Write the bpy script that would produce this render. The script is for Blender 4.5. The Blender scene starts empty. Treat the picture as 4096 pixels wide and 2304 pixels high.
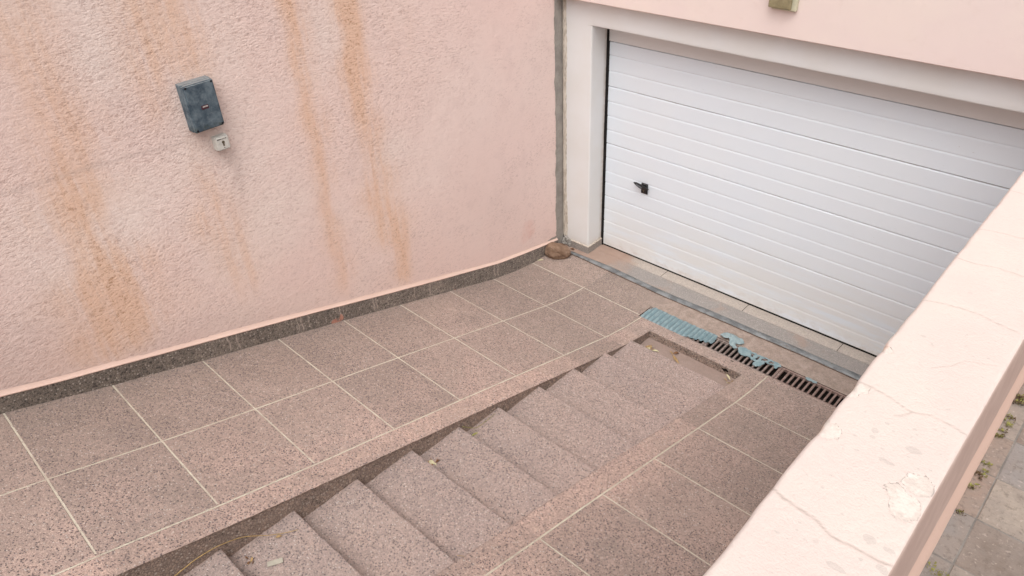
import bpy, bmesh, math, random
import numpy as np
from mathutils import Vector, Matrix, noise as mn

random.seed(7)
rng = np.random.default_rng(11)
SC = bpy.context.scene
COL = SC.collection
PI = math.pi

# ------------------------------------------------------------------ camera
cam = bpy.data.cameras.new("camera")
cam.lens = 25.93
cam.sensor_width = 36.0
cam.clip_start = 0.05
cam.clip_end = 500
co = bpy.data.objects.new("camera", cam)
COL.objects.link(co)
Rm = Matrix(((0.7301104291106031, -0.3661500595517136, 0.5769513802689162),
             (0.6819826107315963, 0.44342565961087876, -0.5816127603985085),
             (-0.04287749950320068, 0.818112350651751, 0.5734576721497581)))
co.matrix_world = Matrix.Translation((3.6756451, -4.7608545, 3.8150268)) @ Rm.to_4x4()
SC.camera = co

# ------------------------------------------------------------------ light
SUN_EL, SUN_AZ = math.radians(60), math.radians(151)      # azimuth from +Y, clockwise
w = bpy.data.worlds.new("World")
SC.world = w
w.use_nodes = True
nt = w.node_tree
nt.nodes.clear()
sky = nt.nodes.new("ShaderNodeTexSky")
sky.sky_type = 'NISHITA'
sky.sun_disc = False
sky.sun_elevation = SUN_EL
sky.sun_rotation = SUN_AZ
sky.air_density = 1.0
sky.dust_density = 6.0
sky.ozone_density = 1.0
hs = nt.nodes.new("ShaderNodeHueSaturation")
hs.inputs['Saturation'].default_value = 0.22
bg = nt.nodes.new("ShaderNodeBackground")
bg.inputs['Strength'].default_value = 0.15
wo = nt.nodes.new("ShaderNodeOutputWorld")
nt.links.new(sky.outputs[0], hs.inputs['Color'])
nt.links.new(hs.outputs[0], bg.inputs['Color'])
nt.links.new(bg.outputs[0], wo.inputs['Surface'])
sl = bpy.data.lights.new("sun", 'SUN')
sl.energy = 1.0
sl.angle = math.radians(70)
sl.color = (1.0, 0.965, 0.925)
so = bpy.data.objects.new("sun", sl)
COL.objects.link(so)
sd = Vector((math.sin(SUN_AZ) * math.cos(SUN_EL), math.cos(SUN_AZ) * math.cos(SUN_EL), math.sin(SUN_EL)))
so.rotation_euler = sd.to_track_quat('Z', 'Y').to_euler()
so.location = (0, -3, 8)
SC.view_settings.view_transform = 'Standard'
SC.view_settings.look = 'None'
SC.view_settings.gamma = 1
SC.view_settings.exposure = 0.17
SC.render.engine = 'CYCLES'
SC.cycles.use_denoising = True
SC.cycles.max_bounces = 8
SC.cycles.diffuse_bounces = 5


# ------------------------------------------------------------------ node helper
class G:
    def __init__(self, name, rough=0.85, spec=0.3):
        self.m = bpy.data.materials.new(name)
        self.m.use_nodes = True
        self.t = self.m.node_tree
        self.b = self.t.nodes["Principled BSDF"]
        self.b.inputs['Roughness'].default_value = rough
        self.b.inputs['Specular IOR Level'].default_value = spec
        tc = self.n("ShaderNodeTexCoord")
        self.P = tc.outputs['Object']
        sx = self.n("ShaderNodeSeparateXYZ")
        self.l(self.P, sx.inputs[0])
        self.x, self.y, self.z = sx.outputs

    def n(self, t):
        return self.t.nodes.new(t)

    def l(self, a, b):
        self.t.links.new(a, b)

    def put(self, v, s):
        if isinstance(v, (int, float)):
            s.default_value = v
        elif isinstance(v, (tuple, list)):
            s.default_value = tuple(v) + ((1,) if len(v) == 3 and len(s.default_value) == 4 else ())
        else:
            self.l(v, s)

    def math(self, op, a, b=0.0, c=None, clamp=False):
        k = self.n("ShaderNodeMath")
        k.operation = op
        k.use_clamp = clamp
        self.put(a, k.inputs[0])
        self.put(b, k.inputs[1])
        if c is not None:
            self.put(c, k.inputs[2])
        return k.outputs[0]

    def noise(self, scale, detail=3, rough=0.55, dist=0.0, vec=None, out='Fac'):
        k = self.n("ShaderNodeTexNoise")
        self.put(vec if vec is not None else self.P, k.inputs['Vector'])
        k.inputs['Scale'].default_value = scale
        k.inputs['Detail'].default_value = detail
        k.inputs['Roughness'].default_value = rough
        k.inputs['Distortion'].default_value = dist
        return k.outputs[out]

    def vor(self, scale, out='Distance', feat='F1', vec=None, rnd=1.0):
        k = self.n("ShaderNodeTexVoronoi")
        k.feature = feat
        self.put(vec if vec is not None else self.P, k.inputs['Vector'])
        k.inputs['Scale'].default_value = scale
        k.inputs['Randomness'].default_value = rnd
        return k.outputs[out]

    def mapv(self, sc=(1, 1, 1), loc=(0, 0, 0)):
        k = self.n("ShaderNodeMapping")
        self.l(self.P, k.inputs[0])
        k.inputs['Scale'].default_value = sc
        k.inputs['Location'].default_value = loc
        return k.outputs[0]

    def sm(self, v, a, b, c=0.0, d=1.0):
        k = self.n("ShaderNodeMapRange")
        k.interpolation_type = 'SMOOTHSTEP'
        self.put(v, k.inputs[0])
        k.inputs[1].default_value = a
        k.inputs[2].default_value = b
        k.inputs[3].default_value = c
        k.inputs[4].default_value = d
        return k.outputs[0]

    def mix(self, f, a, b, mode='MIX'):
        k = self.n("ShaderNodeMix")
        k.data_type = 'RGBA'
        k.blend_type = mode
        self.put(f, k.inputs[0])
        self.put(a, k.inputs[6])
        self.put(b, k.inputs[7])
        return k.outputs[2]

    def ramp(self, f, stops, interp='LINEAR'):
        k = self.n("ShaderNodeValToRGB")
        k.color_ramp.interpolation = interp
        e = k.color_ramp.elements
        while len(e) < len(stops):
            e.new(0.5)
        for q, (p, c) in zip(e, stops):
            q.position = p
            q.color = (c[0], c[1], c[2], 1)
        self.l(f, k.inputs[0])
        return k.outputs[0]

    def attr(self, name):
        k = self.n("ShaderNodeAttribute")
        k.attribute_name = name
        return k.outputs['Fac']

    def line(self, v, at, half, soft):
        """1 on a line v == at, 0 away from it"""
        d = self.math('ABSOLUTE', self.math('SUBTRACT', v, at))
        return self.sm(d, half, half + soft, 1.0, 0.0)

    def color(self, c):
        self.put(c, self.b.inputs['Base Color'])

    def bump(self, h, dist=0.002, strength=1.0):
        k = self.n("ShaderNodeBump")
        k.inputs['Strength'].default_value = strength
        k.inputs['Distance'].default_value = dist
        self.l(h, k.inputs['Height'])
        self.l(k.outputs[0], self.b.inputs['Normal'])


def simple(name, c, rough=0.8, var=0.15, scale=30, bump=0.0, metal=0.0, c2=None, spec=0.3):
    g = G(name, rough, spec)
    n = g.noise(scale, 4, 0.6)
    d = c2 or tuple(v * (1 - 2 * var) for v in c)
    g.color(g.ramp(n, [(0.3, d), (0.65, c)]))
    g.b.inputs['Metallic'].default_value = metal
    if bump:
        g.bump(g.noise(scale * 4, 3), bump)
    return g.m


# ---- pink roughcast
def mat_stucco():
    g = G("pink_roughcast", 0.92, 0.15)
    big = g.noise(1.1, 3, 0.5)
    mid = g.noise(7, 4, 0.6)
    base = g.mix(g.sm(big, .35, .68), (.83, .66, .605), (.85, .725, .665))
    # right hand half is smoother and pinker
    right = g.sm(g.math('ADD', g.y, g.math('MULTIPLY', g.math('SUBTRACT', big, .5), 1.4)), -2.1, -0.9)
    base = g.mix(g.math('MULTIPLY', right, .55), base, (.82, .64, .595))
    base = g.mix(g.sm(mid, .45, .75, 0, .22), base, (.62, .47, .44))
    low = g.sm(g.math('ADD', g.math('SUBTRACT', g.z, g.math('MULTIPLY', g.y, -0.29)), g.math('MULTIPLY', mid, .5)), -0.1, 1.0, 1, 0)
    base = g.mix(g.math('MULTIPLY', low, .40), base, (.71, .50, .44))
    # grit in the render
    wv = g.noise(58, 3, 0.6, 0.2, vec=g.mapv((1, 0.65, 1.4)))
    w2 = g.noise(150, 2, 0.6)
    w3 = g.vor(88, vec=g.mapv((1, .8, 1.2)))
    h = g.math('ADD', g.math('MULTIPLY', g.sm(wv, .3, .7), .6), g.math('ADD', g.math('MULTIPLY', w2, .35), g.math('MULTIPLY', w3, .5)))
    pit = g.sm(g.math('ADD', wv, g.math('MULTIPLY', w2, .6)), .60, .78, 1, 0)
    rgh = g.math('MULTIPLY', g.sm(g.noise(1.9, 3, .5), .35, .65, .55, 1.0), g.math('SUBTRACT', 1, g.math('MULTIPLY', g.sm(right, 0, 1), g.sm(g.noise(5, 3), .40, .60, .7, 0))))
    # rust coloured run-off stains
    st = g.noise(1, 5, 0.65, vec=g.mapv((6, 11, .9)))
    fine = g.noise(55, 3, 0.6)
    rust = g.math('MULTIPLY', g.attr('rust'), g.math('ADD', g.math('MULTIPLY', g.sm(st, .2, .75), .75), g.math('MULTIPLY', fine, .5)))
    rust = g.math('MULTIPLY', rust, 1.1, clamp=True)
    base = g.mix(g.math('MULTIPLY', g.sm(rust, 0, .85), .62), base, (.76, .475, .30))
    core = g.math('MULTIPLY', g.sm(rust, .45, 1.0), g.sm(g.math('ADD', pit, fine), .6, 1.2))
    base = g.mix(g.math('MULTIPLY', core, .40), base, (.43, .23, .115))
    grime = g.math('MULTIPLY', g.attr('grime'), g.math('ADD', st, g.math('MULTIPLY', fine, .5)), clamp=True)
    base = g.mix(grime, base, (.36, .29, .26))
    bare = g.sm(g.math('ADD', g.attr('bare'), g.math('MULTIPLY', g.math('SUBTRACT', mid, .5), 1.2)), .45, .55)
    base = g.mix(bare, base, (.33, .30, .265))
    cor = g.sm(g.math('ADD', g.attr('coral'), g.math('MULTIPLY', g.math('SUBTRACT', g.noise(9, 4), .5), .9)), .45, 1.0, 0, .5)
    base = g.mix(cor, base, (.68, .33, .26))
    base = g.mix(g.math('MULTIPLY', g.math('MULTIPLY', pit, rgh), g.sm(right, 0, 1, .60, .50)), base, g.mix(rust, (.46, .33, .30), (.36, .20, .11)))  # pits darkened in colour to stand in for relief shading
    g.color(base)
    # smoother to the right
    g.bump(g.math('MULTIPLY', g.math('MULTIPLY', h, rgh), g.sm(right, 0, 1, 1.0, .85)), 0.0026, 1.0)
    return g.m


def mat_smoothpink(name, a=(.80, .68, .625), b=(.78, .65, .615)):
    g = G(name, 0.85, 0.2)
    n = g.noise(1.6, 4, 0.55)
    f = g.noise(14, 4, 0.6)
    c = g.mix(g.sm(n, .35, .65), a, b)
    c = g.mix(g.sm(f, .55, .8, 0, .18), c, (.66, .52, .46))
    g.color(c)
    g.bump(g.math('ADD', g.noise(9, 3), g.math('MULTIPLY', g.noise(160, 2), .25)), 0.003, .6)
    return g.m


def mat_parapet():
    g = G("pale_pink_coping_paint", 0.8, 0.2)
    n = g.noise(3.5, 4, 0.55)
    f = g.noise(40, 4, 0.65)
    c = g.mix(g.sm(n, .35, .65), (.69, .58, .525), (.67, .555, .51))
    c = g.mix(g.sm(n, .5, .72, 0, .3), c, (.66, .56, .50))
    c = g.mix(g.sm(g.noise(11, 5, .7), .45, .75, 0, .35), c, (.64, .55, .50))
    c = g.mix(g.sm(g.noise(120, 3, .7), .58, .72, 0, .28), c, (.50, .42, .38))
    peel = g.sm(g.math('ADD', g.attr('peel'), g.math('MULTIPLY', g.math('SUBTRACT', f, .5), .9)), .47, .53)
    patch = g.mix(g.sm(g.noise(28, 4, .7), .40, .58), (.56, .505, .445), (.76, .70, .63))
    c = g.mix(g.math('MULTIPLY', peel, .5), c, patch)
    chip = g.sm(g.math('ADD', g.attr('chip'), g.math('MULTIPLY', g.math('SUBTRACT', f, .5), 1.0)), .5, .56)
    c = g.mix(g.math('MULTIPLY', chip, .6), c, (.52, .46, .42))
    # small scattered flakes
    v = g.vor(30, out='Color')
    sp = g.n("ShaderNodeSeparateColor")
    g.l(v, sp.inputs[0])
    d = g.vor(30)
    flake = g.math('MULTIPLY', g.sm(sp.outputs[0], .80, .84), g.sm(g.math('ADD', d, g.math('MULTIPLY', f, .2)), .26, .32, 1, 0))
    flake = g.math('MULTIPLY', flake, g.sm(g.noise(5), .46, .56))
    c = g.mix(g.math('MULTIPLY', flake, .45), c, (.54, .47, .43))
    red = g.sm(g.math('ADD', g.attr('warm'), g.math('MULTIPLY', g.math('SUBTRACT', f, .5), 1.0)), .4, .9, 0, .65)
    c = g.mix(g.math('MULTIPLY', red, .7), c, (.70, .45, .34))
    c = g.mix(g.math('MULTIPLY', g.attr('crack'), .65), c, (.36, .29, .25))
    # street side face browner: its weaker light is put into the colour
    side = g.sm(g.attr('side'), .45, .55)
    sc = g.mix(g.sm(g.noise(11, 5, .65), .35, .7), (.51, .375, .325), (.57, .43, .375))
    sc = g.mix(g.sm(g.math('ADD', g.attr('lip'), g.math('MULTIPLY', g.math('SUBTRACT', g.noise(8, 3), .5), .5)), .35, .65), sc, (.74, .53, .44))  # paler lip: light on its upward slope is put into the colour
    c = g.mix(side, c, sc)
    g.color(c)
    h = g.math('ADD', g.math('MULTIPLY', f, .5), g.math('MULTIPLY', g.noise(180, 2), .3))
    h = g.math('SUBTRACT', h, g.math('MULTIPLY', peel, .5))
    g.bump(g.math('ADD', h, g.math('MULTIPLY', g.noise(85, 4, .7), .5)), 0.0030, 1.0)
    return g.m


def aggregate(g, c, dark, light, sc=88, darkamt=.34, lightamt=.14, amt=1.0, edge=.35, n2=None):
    """stone chips exposed in the cement colour c"""
    n2 = n2 if n2 is not None else g.noise(9, 4, 0.65)
    warp = g.n("ShaderNodeVectorMath")
    warp.operation = 'MULTIPLY_ADD'
    g.l(g.noise(70, 2, out='Color'), warp.inputs[0])
    warp.inputs[1].default_value = (.010, .010, .010)
    g.l(g.P, warp.inputs[2])
    W = warp.outputs[0]
    v = g.vor(sc, out='Color', vec=W)
    sp = g.n("ShaderNodeSeparateColor")
    g.l(v, sp.inputs[0])
    d = g.vor(sc, vec=W)
    grain = g.sm(d, .25, .50, 1, 0)
    dk = g.math('MULTIPLY', g.math('LESS_THAN', sp.outputs[0], g.sm(n2, .32, .68, darkamt * .45, darkamt * 1.65)), grain)
    lt = g.math('MULTIPLY', g.math('LESS_THAN', sp.outputs[1], lightamt), grain)
    tint = g.mix(sp.outputs[2], (.78, .78, .80), (1.18, 1.16, 1.14))
    c = g.mix(g.math('MULTIPLY', amt, .8), c, g.mix(1.0, c, tint, 'MULTIPLY'))
    dcol = g.mix(sp.outputs[1], dark, tuple(min(1, q * 2.6) for q in dark))
    c = g.mix(g.math('MULTIPLY', g.math('MULTIPLY', dk, .85), amt), c, dcol)
    c = g.mix(g.math('MULTIPLY', g.math('MULTIPLY', lt, .75), amt), c, light)
    ed = g.sm(g.vor(sc, out='Distance', feat='DISTANCE_TO_EDGE', vec=W), 0, .14, edge, 0)
    c = g.mix(g.math('MULTIPLY', ed, amt), c, dark)
    # much finer grit between the chips
    f = g.noise(230, 2, .7)
    c = g.mix(g.math('MULTIPLY', g.sm(f, .56, .70, 0, .35), amt), c, dark)
    h = g.math('ADD', g.math('MULTIPLY', grain, .6), g.math('MULTIPLY', f, .4))
    return c, h


def mat_ramp():
    g = G("exposed_aggregate_tiles", 0.85, 0.25)
    n = g.noise(1.7, 4, 0.6)
    n2 = g.noise(7, 5, 0.65)
    n3 = g.noise(3.2, 4, .6)
    c = g.mix(g.sm(n, .38, .62), (.41, .318, .275), (.455, .355, .308))
    c = g.mix(g.sm(n2, .35, .75, 0, .45), c, (.38, .30, .26))
    # pinker strips beside the steps
    s1 = g.math('MULTIPLY', g.sm(g.x, .99, 1.0), g.sm(g.x, 1.16, 1.17, 1, 0))
    s2 = g.math('MULTIPLY', g.sm(g.x, 1.95, 1.96), g.sm(g.math('ADD', g.x, g.math('MULTIPLY', n2, .2)), 2.22, 2.5, 1, 0))
    up = g.sm(g.y, -.72, -.80)
    strip = g.math('MULTIPLY', g.math('MAXIMUM', s1, s2), up)
    c = g.mix(g.math('MULTIPLY', strip, g.sm(n3, .3, .6, .25, .75)), c, (.56, .41, .345))
    # cleaner pink cement across the middle tiles
    pk = g.math('MULTIPLY', g.sm(n3, .42, .62), g.sm(g.x, .2, .9))
    c = g.mix(g.math('MULTIPLY', pk, .55), c, (.575, .425, .365))
    # worn-in dust: browner near the wall and at the bottom of the ramp
    near = g.sm(g.math('ADD', g.x, g.math('MULTIPLY', n2, .6)), -.05, .85, 1, 0)
    low = g.sm(g.math('ADD', g.y, g.math('MULTIPLY', n, 1.0)), -2.0, -.2)
    dirt = g.math('MULTIPLY', g.math('MAXIMUM', g.math('MULTIPLY', near, .8), g.math('MULTIPLY', low, .8)), g.sm(n2, .28, .6, .3, 1))
    c = g.mix(g.math('MULTIPLY', dirt, .75), c, (.335, .27, .23))
    flat = g.sm(g.math('ADD', g.y, g.math('MULTIPLY', n2, .12)), -.46, -.34)
    flat = g.math('MULTIPLY', flat, g.sm(g.math('ADD', g.x, g.math('MULTIPLY', n2, .5)), .9, 1.3, .35, 1))
    c = g.mix(g.math('MULTIPLY', flat, .8), c, g.mix(g.sm(g.noise(16, 5, .7), .3, .7), (.26, .205, .17), (.42, .34, .29)))
    # per tile tone shift
    ys = g.math('ADD', g.y, g.math('MULTIPLY', g.math('MAXIMUM', g.math('SUBTRACT', 1.2, g.x), 0), -.02))
    t = g.math('DIVIDE', g.math('ADD', ys, .502), .5185)
    cell = g.n("ShaderNodeTexWhiteNoise")
    cell.noise_dimensions = '2D'
    cv = g.n("ShaderNodeCombineXYZ")
    g.l(g.math('FLOOR', t), cv.inputs[0])
    g.l(g.math('ADD', g.math('GREATER_THAN', g.x, .345), g.math('ADD', g.math('GREATER_THAN', g.x, .99), g.math('GREATER_THAN', g.x, 2.12))), cv.inputs[1])
    g.l(cv.outputs[0], cell.inputs[0])
    c = g.mix(.8, c, g.mix(1.0, c, g.mix(cell.outputs[0], (.85, .86, .86), (1.13, 1.11, 1.10)), 'MULTIPLY'))
    # old water marks and grime blotches
    wm = g.sm(g.noise(1, 5, .7, vec=g.mapv((3.5, 1.6, 3))), .52, .72, 0, .45)
    c = g.mix(wm, c, (.30, .245, .215))
    c, h = aggregate(g, c, (.045, .038, .042), (.62, .55, .50), 100, .46, .10, g.sm(g.math('MAXIMUM', flat, g.math('MULTIPLY', dirt, .4)), 0, 1, 1, .35), .30, n3)
    # joints
    fr = g.math('ABSOLUTE', g.math('SUBTRACT', t, g.math('ROUND', t)))
    cross = g.sm(fr, .0068, .0115, 1, 0)
    inl = g.math('ADD', g.math('LESS_THAN', g.x, .985), g.math('GREATER_THAN', g.x, 2.125), clamp=True)
    cross = g.math('MULTIPLY', g.math('MULTIPLY', cross, inl), g.math('LESS_THAN', g.y, -.40))
    cross = g.math('MULTIPLY', cross, g.math('SUBTRACT', 1, g.math('MULTIPLY', g.math('GREATER_THAN', g.x, 2.1), g.math('GREATER_THAN', g.y, -.9))))
    xm = g.math('ADD', g.x, g.math('MULTIPLY', g.math('ADD', g.y, .5), .011))
    ln = g.line(xm, .333, .0034, .0026)
    ln2 = g.line(g.math('ADD', g.x, g.math('MULTIPLY', g.math('ADD', g.y, .5), .006)), .977, .0036, .0026)
    ln3 = g.line(g.x, 2.12, .0040, .0026)
    lg = g.math('MAXIMUM', g.math('MAXIMUM', ln, ln2), ln3)
    lg = g.math('MULTIPLY', lg, g.math('LESS_THAN', g.y, -.475))
    gr = g.math('MAXIMUM', lg, cross)
    gr = g.math('MULTIPLY', gr, g.sm(g.noise(30, 4, .7), .30, .50, .45, 1))
    gc = g.mix(g.sm(n2, .35, .7), (.53, .465, .38), (.66, .61, .50))
    c = g.mix(gr, c, gc)
    g.color(c)
    h = g.math('MULTIPLY', h, g.sm(flat, 0, 1, 1, .4))
    g.bump(g.math('SUBTRACT', h, g.math('MULTIPLY', gr, .8)), 0.0032, 1.0)
    return g.m


def mat_steps():
    g = G("exposed_aggregate_steps", 0.88, 0.2)
    n2 = g.noise(8, 4, .65)
    c = g.mix(g.sm(g.noise(2.4, 4), .38, .62), (.41, .322, .285), (.38, .302, .272))
    pk = g.sm(g.math('ADD', g.x, g.math('MULTIPLY', n2, .5)), 1.7, 2.2)
    c = g.mix(g.math('MULTIPLY', pk, .35), c, (.50, .38, .335))
    c = g.mix(g.sm(n2, .5, .7, 0, .35), c, (.50, .375, .32))
    # fine silt at the foot of the flight
    silt = g.sm(g.math('ADD', g.y, g.math('MULTIPLY', n2, .1)), -.86, -.80)
    c = g.mix(g.math('MULTIPLY', silt, .85), c, g.mix(n2, (.27, .20, .17), (.38, .295, .255)))
    c, h = aggregate(g, c, (.055, .048, .05), (.60, .53, .48), 104, .42, .13, g.sm(silt, 0, 1, 1, .2), .30, n2)
    g.color(c)
    g.bump(h, 0.0026, 1.0)
    return g.m


def mat_grimy():
    g = G("grimy_dark_terrazzo", 0.85, 0.25)
    n2 = g.noise(9, 4, .65)
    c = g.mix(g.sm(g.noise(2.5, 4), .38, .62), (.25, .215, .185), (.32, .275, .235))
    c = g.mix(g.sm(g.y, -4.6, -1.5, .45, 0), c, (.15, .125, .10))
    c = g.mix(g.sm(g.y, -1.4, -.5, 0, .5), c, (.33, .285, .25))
    c = g.mix(g.sm(g.attr('brown'), 0, 1, 0, .85), c, (.39, .295, .245))
    c, h = aggregate(g, c, (.03, .026, .024), (.47, .41, .36), 66, .42, .30, 1.0, .55, n2)
    dr = g.math('MULTIPLY', g.sm(g.attr('drip'), .25, .8), g.sm(g.noise(60, 3), .3, .6, .4, 1))
    c = g.mix(g.math('MULTIPLY', dr, .65), c, (.50, .42, .36))
    c = g.mix(g.sm(g.math('ADD', g.attr('coral'), g.math('MULTIPLY', g.math('SUBTRACT', g.noise(30, 4), .5), 1.2)), .5, .7, 0, .7), c, (.55, .24, .17))
    g.color(c)
    g.bump(h, 0.003, 1.0)
    return g.m


def mat_door():
    g = G("white_door_coating", 0.5, 0.35)
    n = g.noise(2.0, 3, 0.5)
    c = g.mix(g.sm(n, .35, .65), (.745, .81, .875), (.755, .815, .87))
    f = g.noise(6, 4, .6, vec=g.mapv((.35, 1, 2)))
    warm = g.math('MULTIPLY', g.sm(g.math('ADD', g.z, g.math('MULTIPLY', g.x, -.05)), 0.0, .70, 1, 0), g.sm(f, .25, .6))
    c = g.mix(g.math('MULTIPLY', warm, .7), c, (.74, .73, .70))
    sp2 = g.math('MULTIPLY', g.sm(g.z, .0, .16, 1, 0), g.sm(g.noise(1, 5, .75, vec=g.mapv((9, 9, 14))), .42, .68))
    c = g.mix(g.math('MULTIPLY', sp2, .45), c, (.50, .42, .35))
    v = g.noise(1, 4, .75, vec=g.mapv((40, 40, 90)))
    sp = g.sm(v, .70, .73, 0, .55)
    c = g.mix(sp, c, (.38, .32, .28))
    # rusty dirt lines in some of the joints
    dirt = g.math('MULTIPLY', g.attr('groove'), g.sm(g.noise(1, 4, .7, vec=g.mapv((2.4, 1, 9))), .35, .65, .15, .95))
    c = g.mix(dirt, c, (.27, .20, .16))
    g.color(c)
    g.bump(g.noise(260, 2), 0.0003, .6)
    return g.m


def mat_plaster():
    g = G("white_plaster", 0.85, 0.2)
    n = g.noise(2.6, 4, 0.55)
    c = g.mix(g.sm(n, .35, .65), (.74, .735, .72), (.76, .765, .765))
    c = g.mix(g.sm(g.noise(1, 4, .75, vec=g.mapv((45, 45, 45))), .74, .77, 0, .5), c, (.35, .30, .27))
    c = g.mix(g.math('MULTIPLY', g.attr('stain'), g.sm(g.noise(20, 4), .3, .6, .3, 1)), c, (.46, .36, .27))
    g.color(c)
    g.bump(g.math('ADD', g.noise(8, 3), g.math('MULTIPLY', g.noise(150, 2), .3)), 0.0025, .6)
    return g.m


def mat_threshold():
    g = G("threshold_stone", 0.8, 0.3)
    n2 = g.noise(9, 4, .65)
    c, h = aggregate(g, g.mix(n2, (.42, .375, .33), (.50, .445, .395)), (.17, .15, .14), (.66, .60, .54), 110, .28, .2, .7, .2)
    br = g.sm(g.math('ADD', g.x, g.math('MULTIPLY', g.math('SUBTRACT', g.noise(5, 4), .5), .5)), .28, .50, 1, 0)
    c = g.mix(br, c, g.mix(n2, (.30, .205, .16), (.43, .32, .265)))
    g.color(c)
    g.bump(h, 0.0025, .8)
    return g.m


def mat_sill():
    g = G("grey_cement_strip", 0.85, 0.3)
    n2 = g.noise(9, 4, .65)
    c, h = aggregate(g, g.mix(n2, (.27, .25, .235), (.37, .34, .315)), (.13, .12, .12), (.54, .52, .49), 120, .25, .15, .7, .2)
    br = g.sm(g.math('ADD', g.x, g.math('MULTIPLY', g.math('SUBTRACT', g.noise(5, 4), .5), .5)), .26, .52, 1, 0)
    br2 = g.sm(g.noise(4, 4), .52, .68, 0, .6)
    c = g.mix(g.math('MAXIMUM', br, br2), c, g.mix(n2, (.31, .215, .17), (.42, .315, .26)))
    g.color(c)
    g.bump(h, 0.0022, .8)
    return g.m


def mat_rail():
    g = G("weathered_zinc_rail", 0.55, 0.5)
    g.b.inputs['Metallic'].default_value = 0.25
    n = g.noise(9, 4, .65)
    c = g.mix(g.sm(n, .4, .6), (.15, .16, .165), (.26, .275, .28))
    c = g.mix(g.sm(g.noise(23, 4, .7), .56, .70, 0, .6), c, (.17, .13, .105))
    g.color(c)
    g.bump(n, 0.002, .7)
    return g.m


def mat_grate():
    g = G("rusty_grate_metal", 0.8, 0.3)
    n = g.noise(40, 4, .7)
    c = g.mix(g.sm(n, .35, .65), (.17, .125, .11), (.32, .265, .24))
    red = g.sm(g.math('ADD', g.x, g.math('MULTIPLY', g.noise(12, 3), .3)), 2.2, 2.35)
    c = g.mix(g.math('MULTIPLY', red, .45), c, (.23, .135, .11))
    g.color(c)
    g.bump(n, 0.0015, .8)
    return g.m


def mat_film():
    g = G("blue_plastic_film", 0.45, 0.5)
    n = g.noise(22, 4, .6)
    c = g.mix(g.sm(n, .3, .7), (.17, .26, .285), (.26, .35, .37))
    c = g.mix(g.sm(g.noise(55, 4, .7), .58, .72, 0, .45), c, (.33, .29, .26))
    c = g.mix(g.math('MULTIPLY', g.attr('trough'), g.sm(n, .2, .6, .5, .9)), c, (.095, .145, .165))  # ripple troughs painted darker to deepen the shading of the folds
    c = g.mix(g.attr('bleach'), c, (.36, .42, .42))
    g.color(c)
    g.b.inputs['Transmission Weight'].default_value = 0.0
    g.bump(g.noise(45, 4, .6), 0.003, .8)
    return g.m


def mat_box():
    g = G("weathered_blue_grey_plastic", 0.6, 0.35)
    n = g.noise(17, 5, .65)
    c = g.mix(g.sm(n, .35, .65), (.045, .072, .098), (.14, .185, .215))
    c = g.mix(g.sm(g.noise(75, 3, .7), .55, .7, 0, .5), c, (.20, .24, .26))
    c = g.mix(g.sm(g.noise(6, 3), .55, .7, 0, .5), c, (.05, .06, .075))
    # paler top: light from above is put into the colour
    nn = g.n("ShaderNodeNewGeometry")
    sx = g.n("ShaderNodeSeparateXYZ")
    g.l(nn.outputs['Normal'], sx.inputs[0])
    c = g.mix(g.sm(sx.outputs[2], .5, .9, 0, .75), c, (.26, .27, .27))
    lo = g.math('MULTIPLY', g.sm(g.z, 2.262, 2.31, 1, 0), g.sm(g.noise(40, 4), .4, .6))
    c = g.mix(g.math('MULTIPLY', lo, .7), c, (.05, .06, .035))
    g.color(c)
    g.bump(g.noise(120, 3), 0.0006, .8)
    return g.m


def mat_stone():
    g = G("brown_fieldstone", 0.85, 0.25)
    n = g.noise(13, 5, .65)
    c = g.mix(g.sm(n, .3, .7), (.14, .085, .055), (.27, .18, .125))
    c = g.mix(g.sm(g.noise(40, 4, .7), .58, .7, 0, .5), c, (.36, .27, .21))
    g.color(c)
    g.bump(g.math('ADD', n, g.math('MULTIPLY', g.noise(70, 4), .4)), 0.008, .9)
    return g.m


def mat_paver():
    g = G("street_pavers", 0.85, 0.25)
    vc = g.n("ShaderNodeVertexColor")
    vc.layer_name = "tone"
    n = g.noise(16, 5, .7)
    n2 = g.noise(70, 4, .7)
    c = g.mix(g.sm(n, .3, .7, .35, .95), (.235, .205, .185), vc.outputs[0])
    c = g.mix(g.sm(g.noise(5, 5, .7), .42, .62, 0, .6), c, (.27, .225, .195))
    c = g.mix(g.sm(n2, .5, .7, 0, .55), c, (.13, .105, .09))
    c = g.mix(g.sm(g.noise(95, 3), .60, .72, 0, .4), c, (.50, .43, .38))
    g.color(c)
    g.bump(g.math('ADD', n, g.math('MULTIPLY', n2, .6)), 0.004, .9)
    return g.m


def mat_concrete():
    g = G("bare_grey_cement", 0.9, 0.2)
    n = g.noise(9, 5, .65)
    c = g.mix(g.sm(n, .3, .7), (.27, .255, .235), (.40, .375, .345))
    c = g.mix(g.sm(g.noise(60, 4, .7), .58, .72, 0, .5), c, (.16, .14, .125))
    g.color(c)
    g.bump(g.math('ADD', n, g.noise(80, 3)), 0.004, .9)
    return g.m


def mat_caulk():
    g = G("old_cream_filler", 0.85, 0.2)
    n = g.noise(1, 5, .7, vec=g.mapv((60, 60, 12)))
    c = g.mix(g.sm(n, .38, .6), (.42, .36, .30), (.66, .60, .52))
    c = g.mix(g.sm(g.noise(1, 4, .7, vec=g.mapv((90, 90, 14), (3, 1, 2))), .58, .66, 0, .8), c, (.23, .19, .16))
    g.color(c)
    g.bump(n, 0.006, .9)
    return g.m


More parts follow.
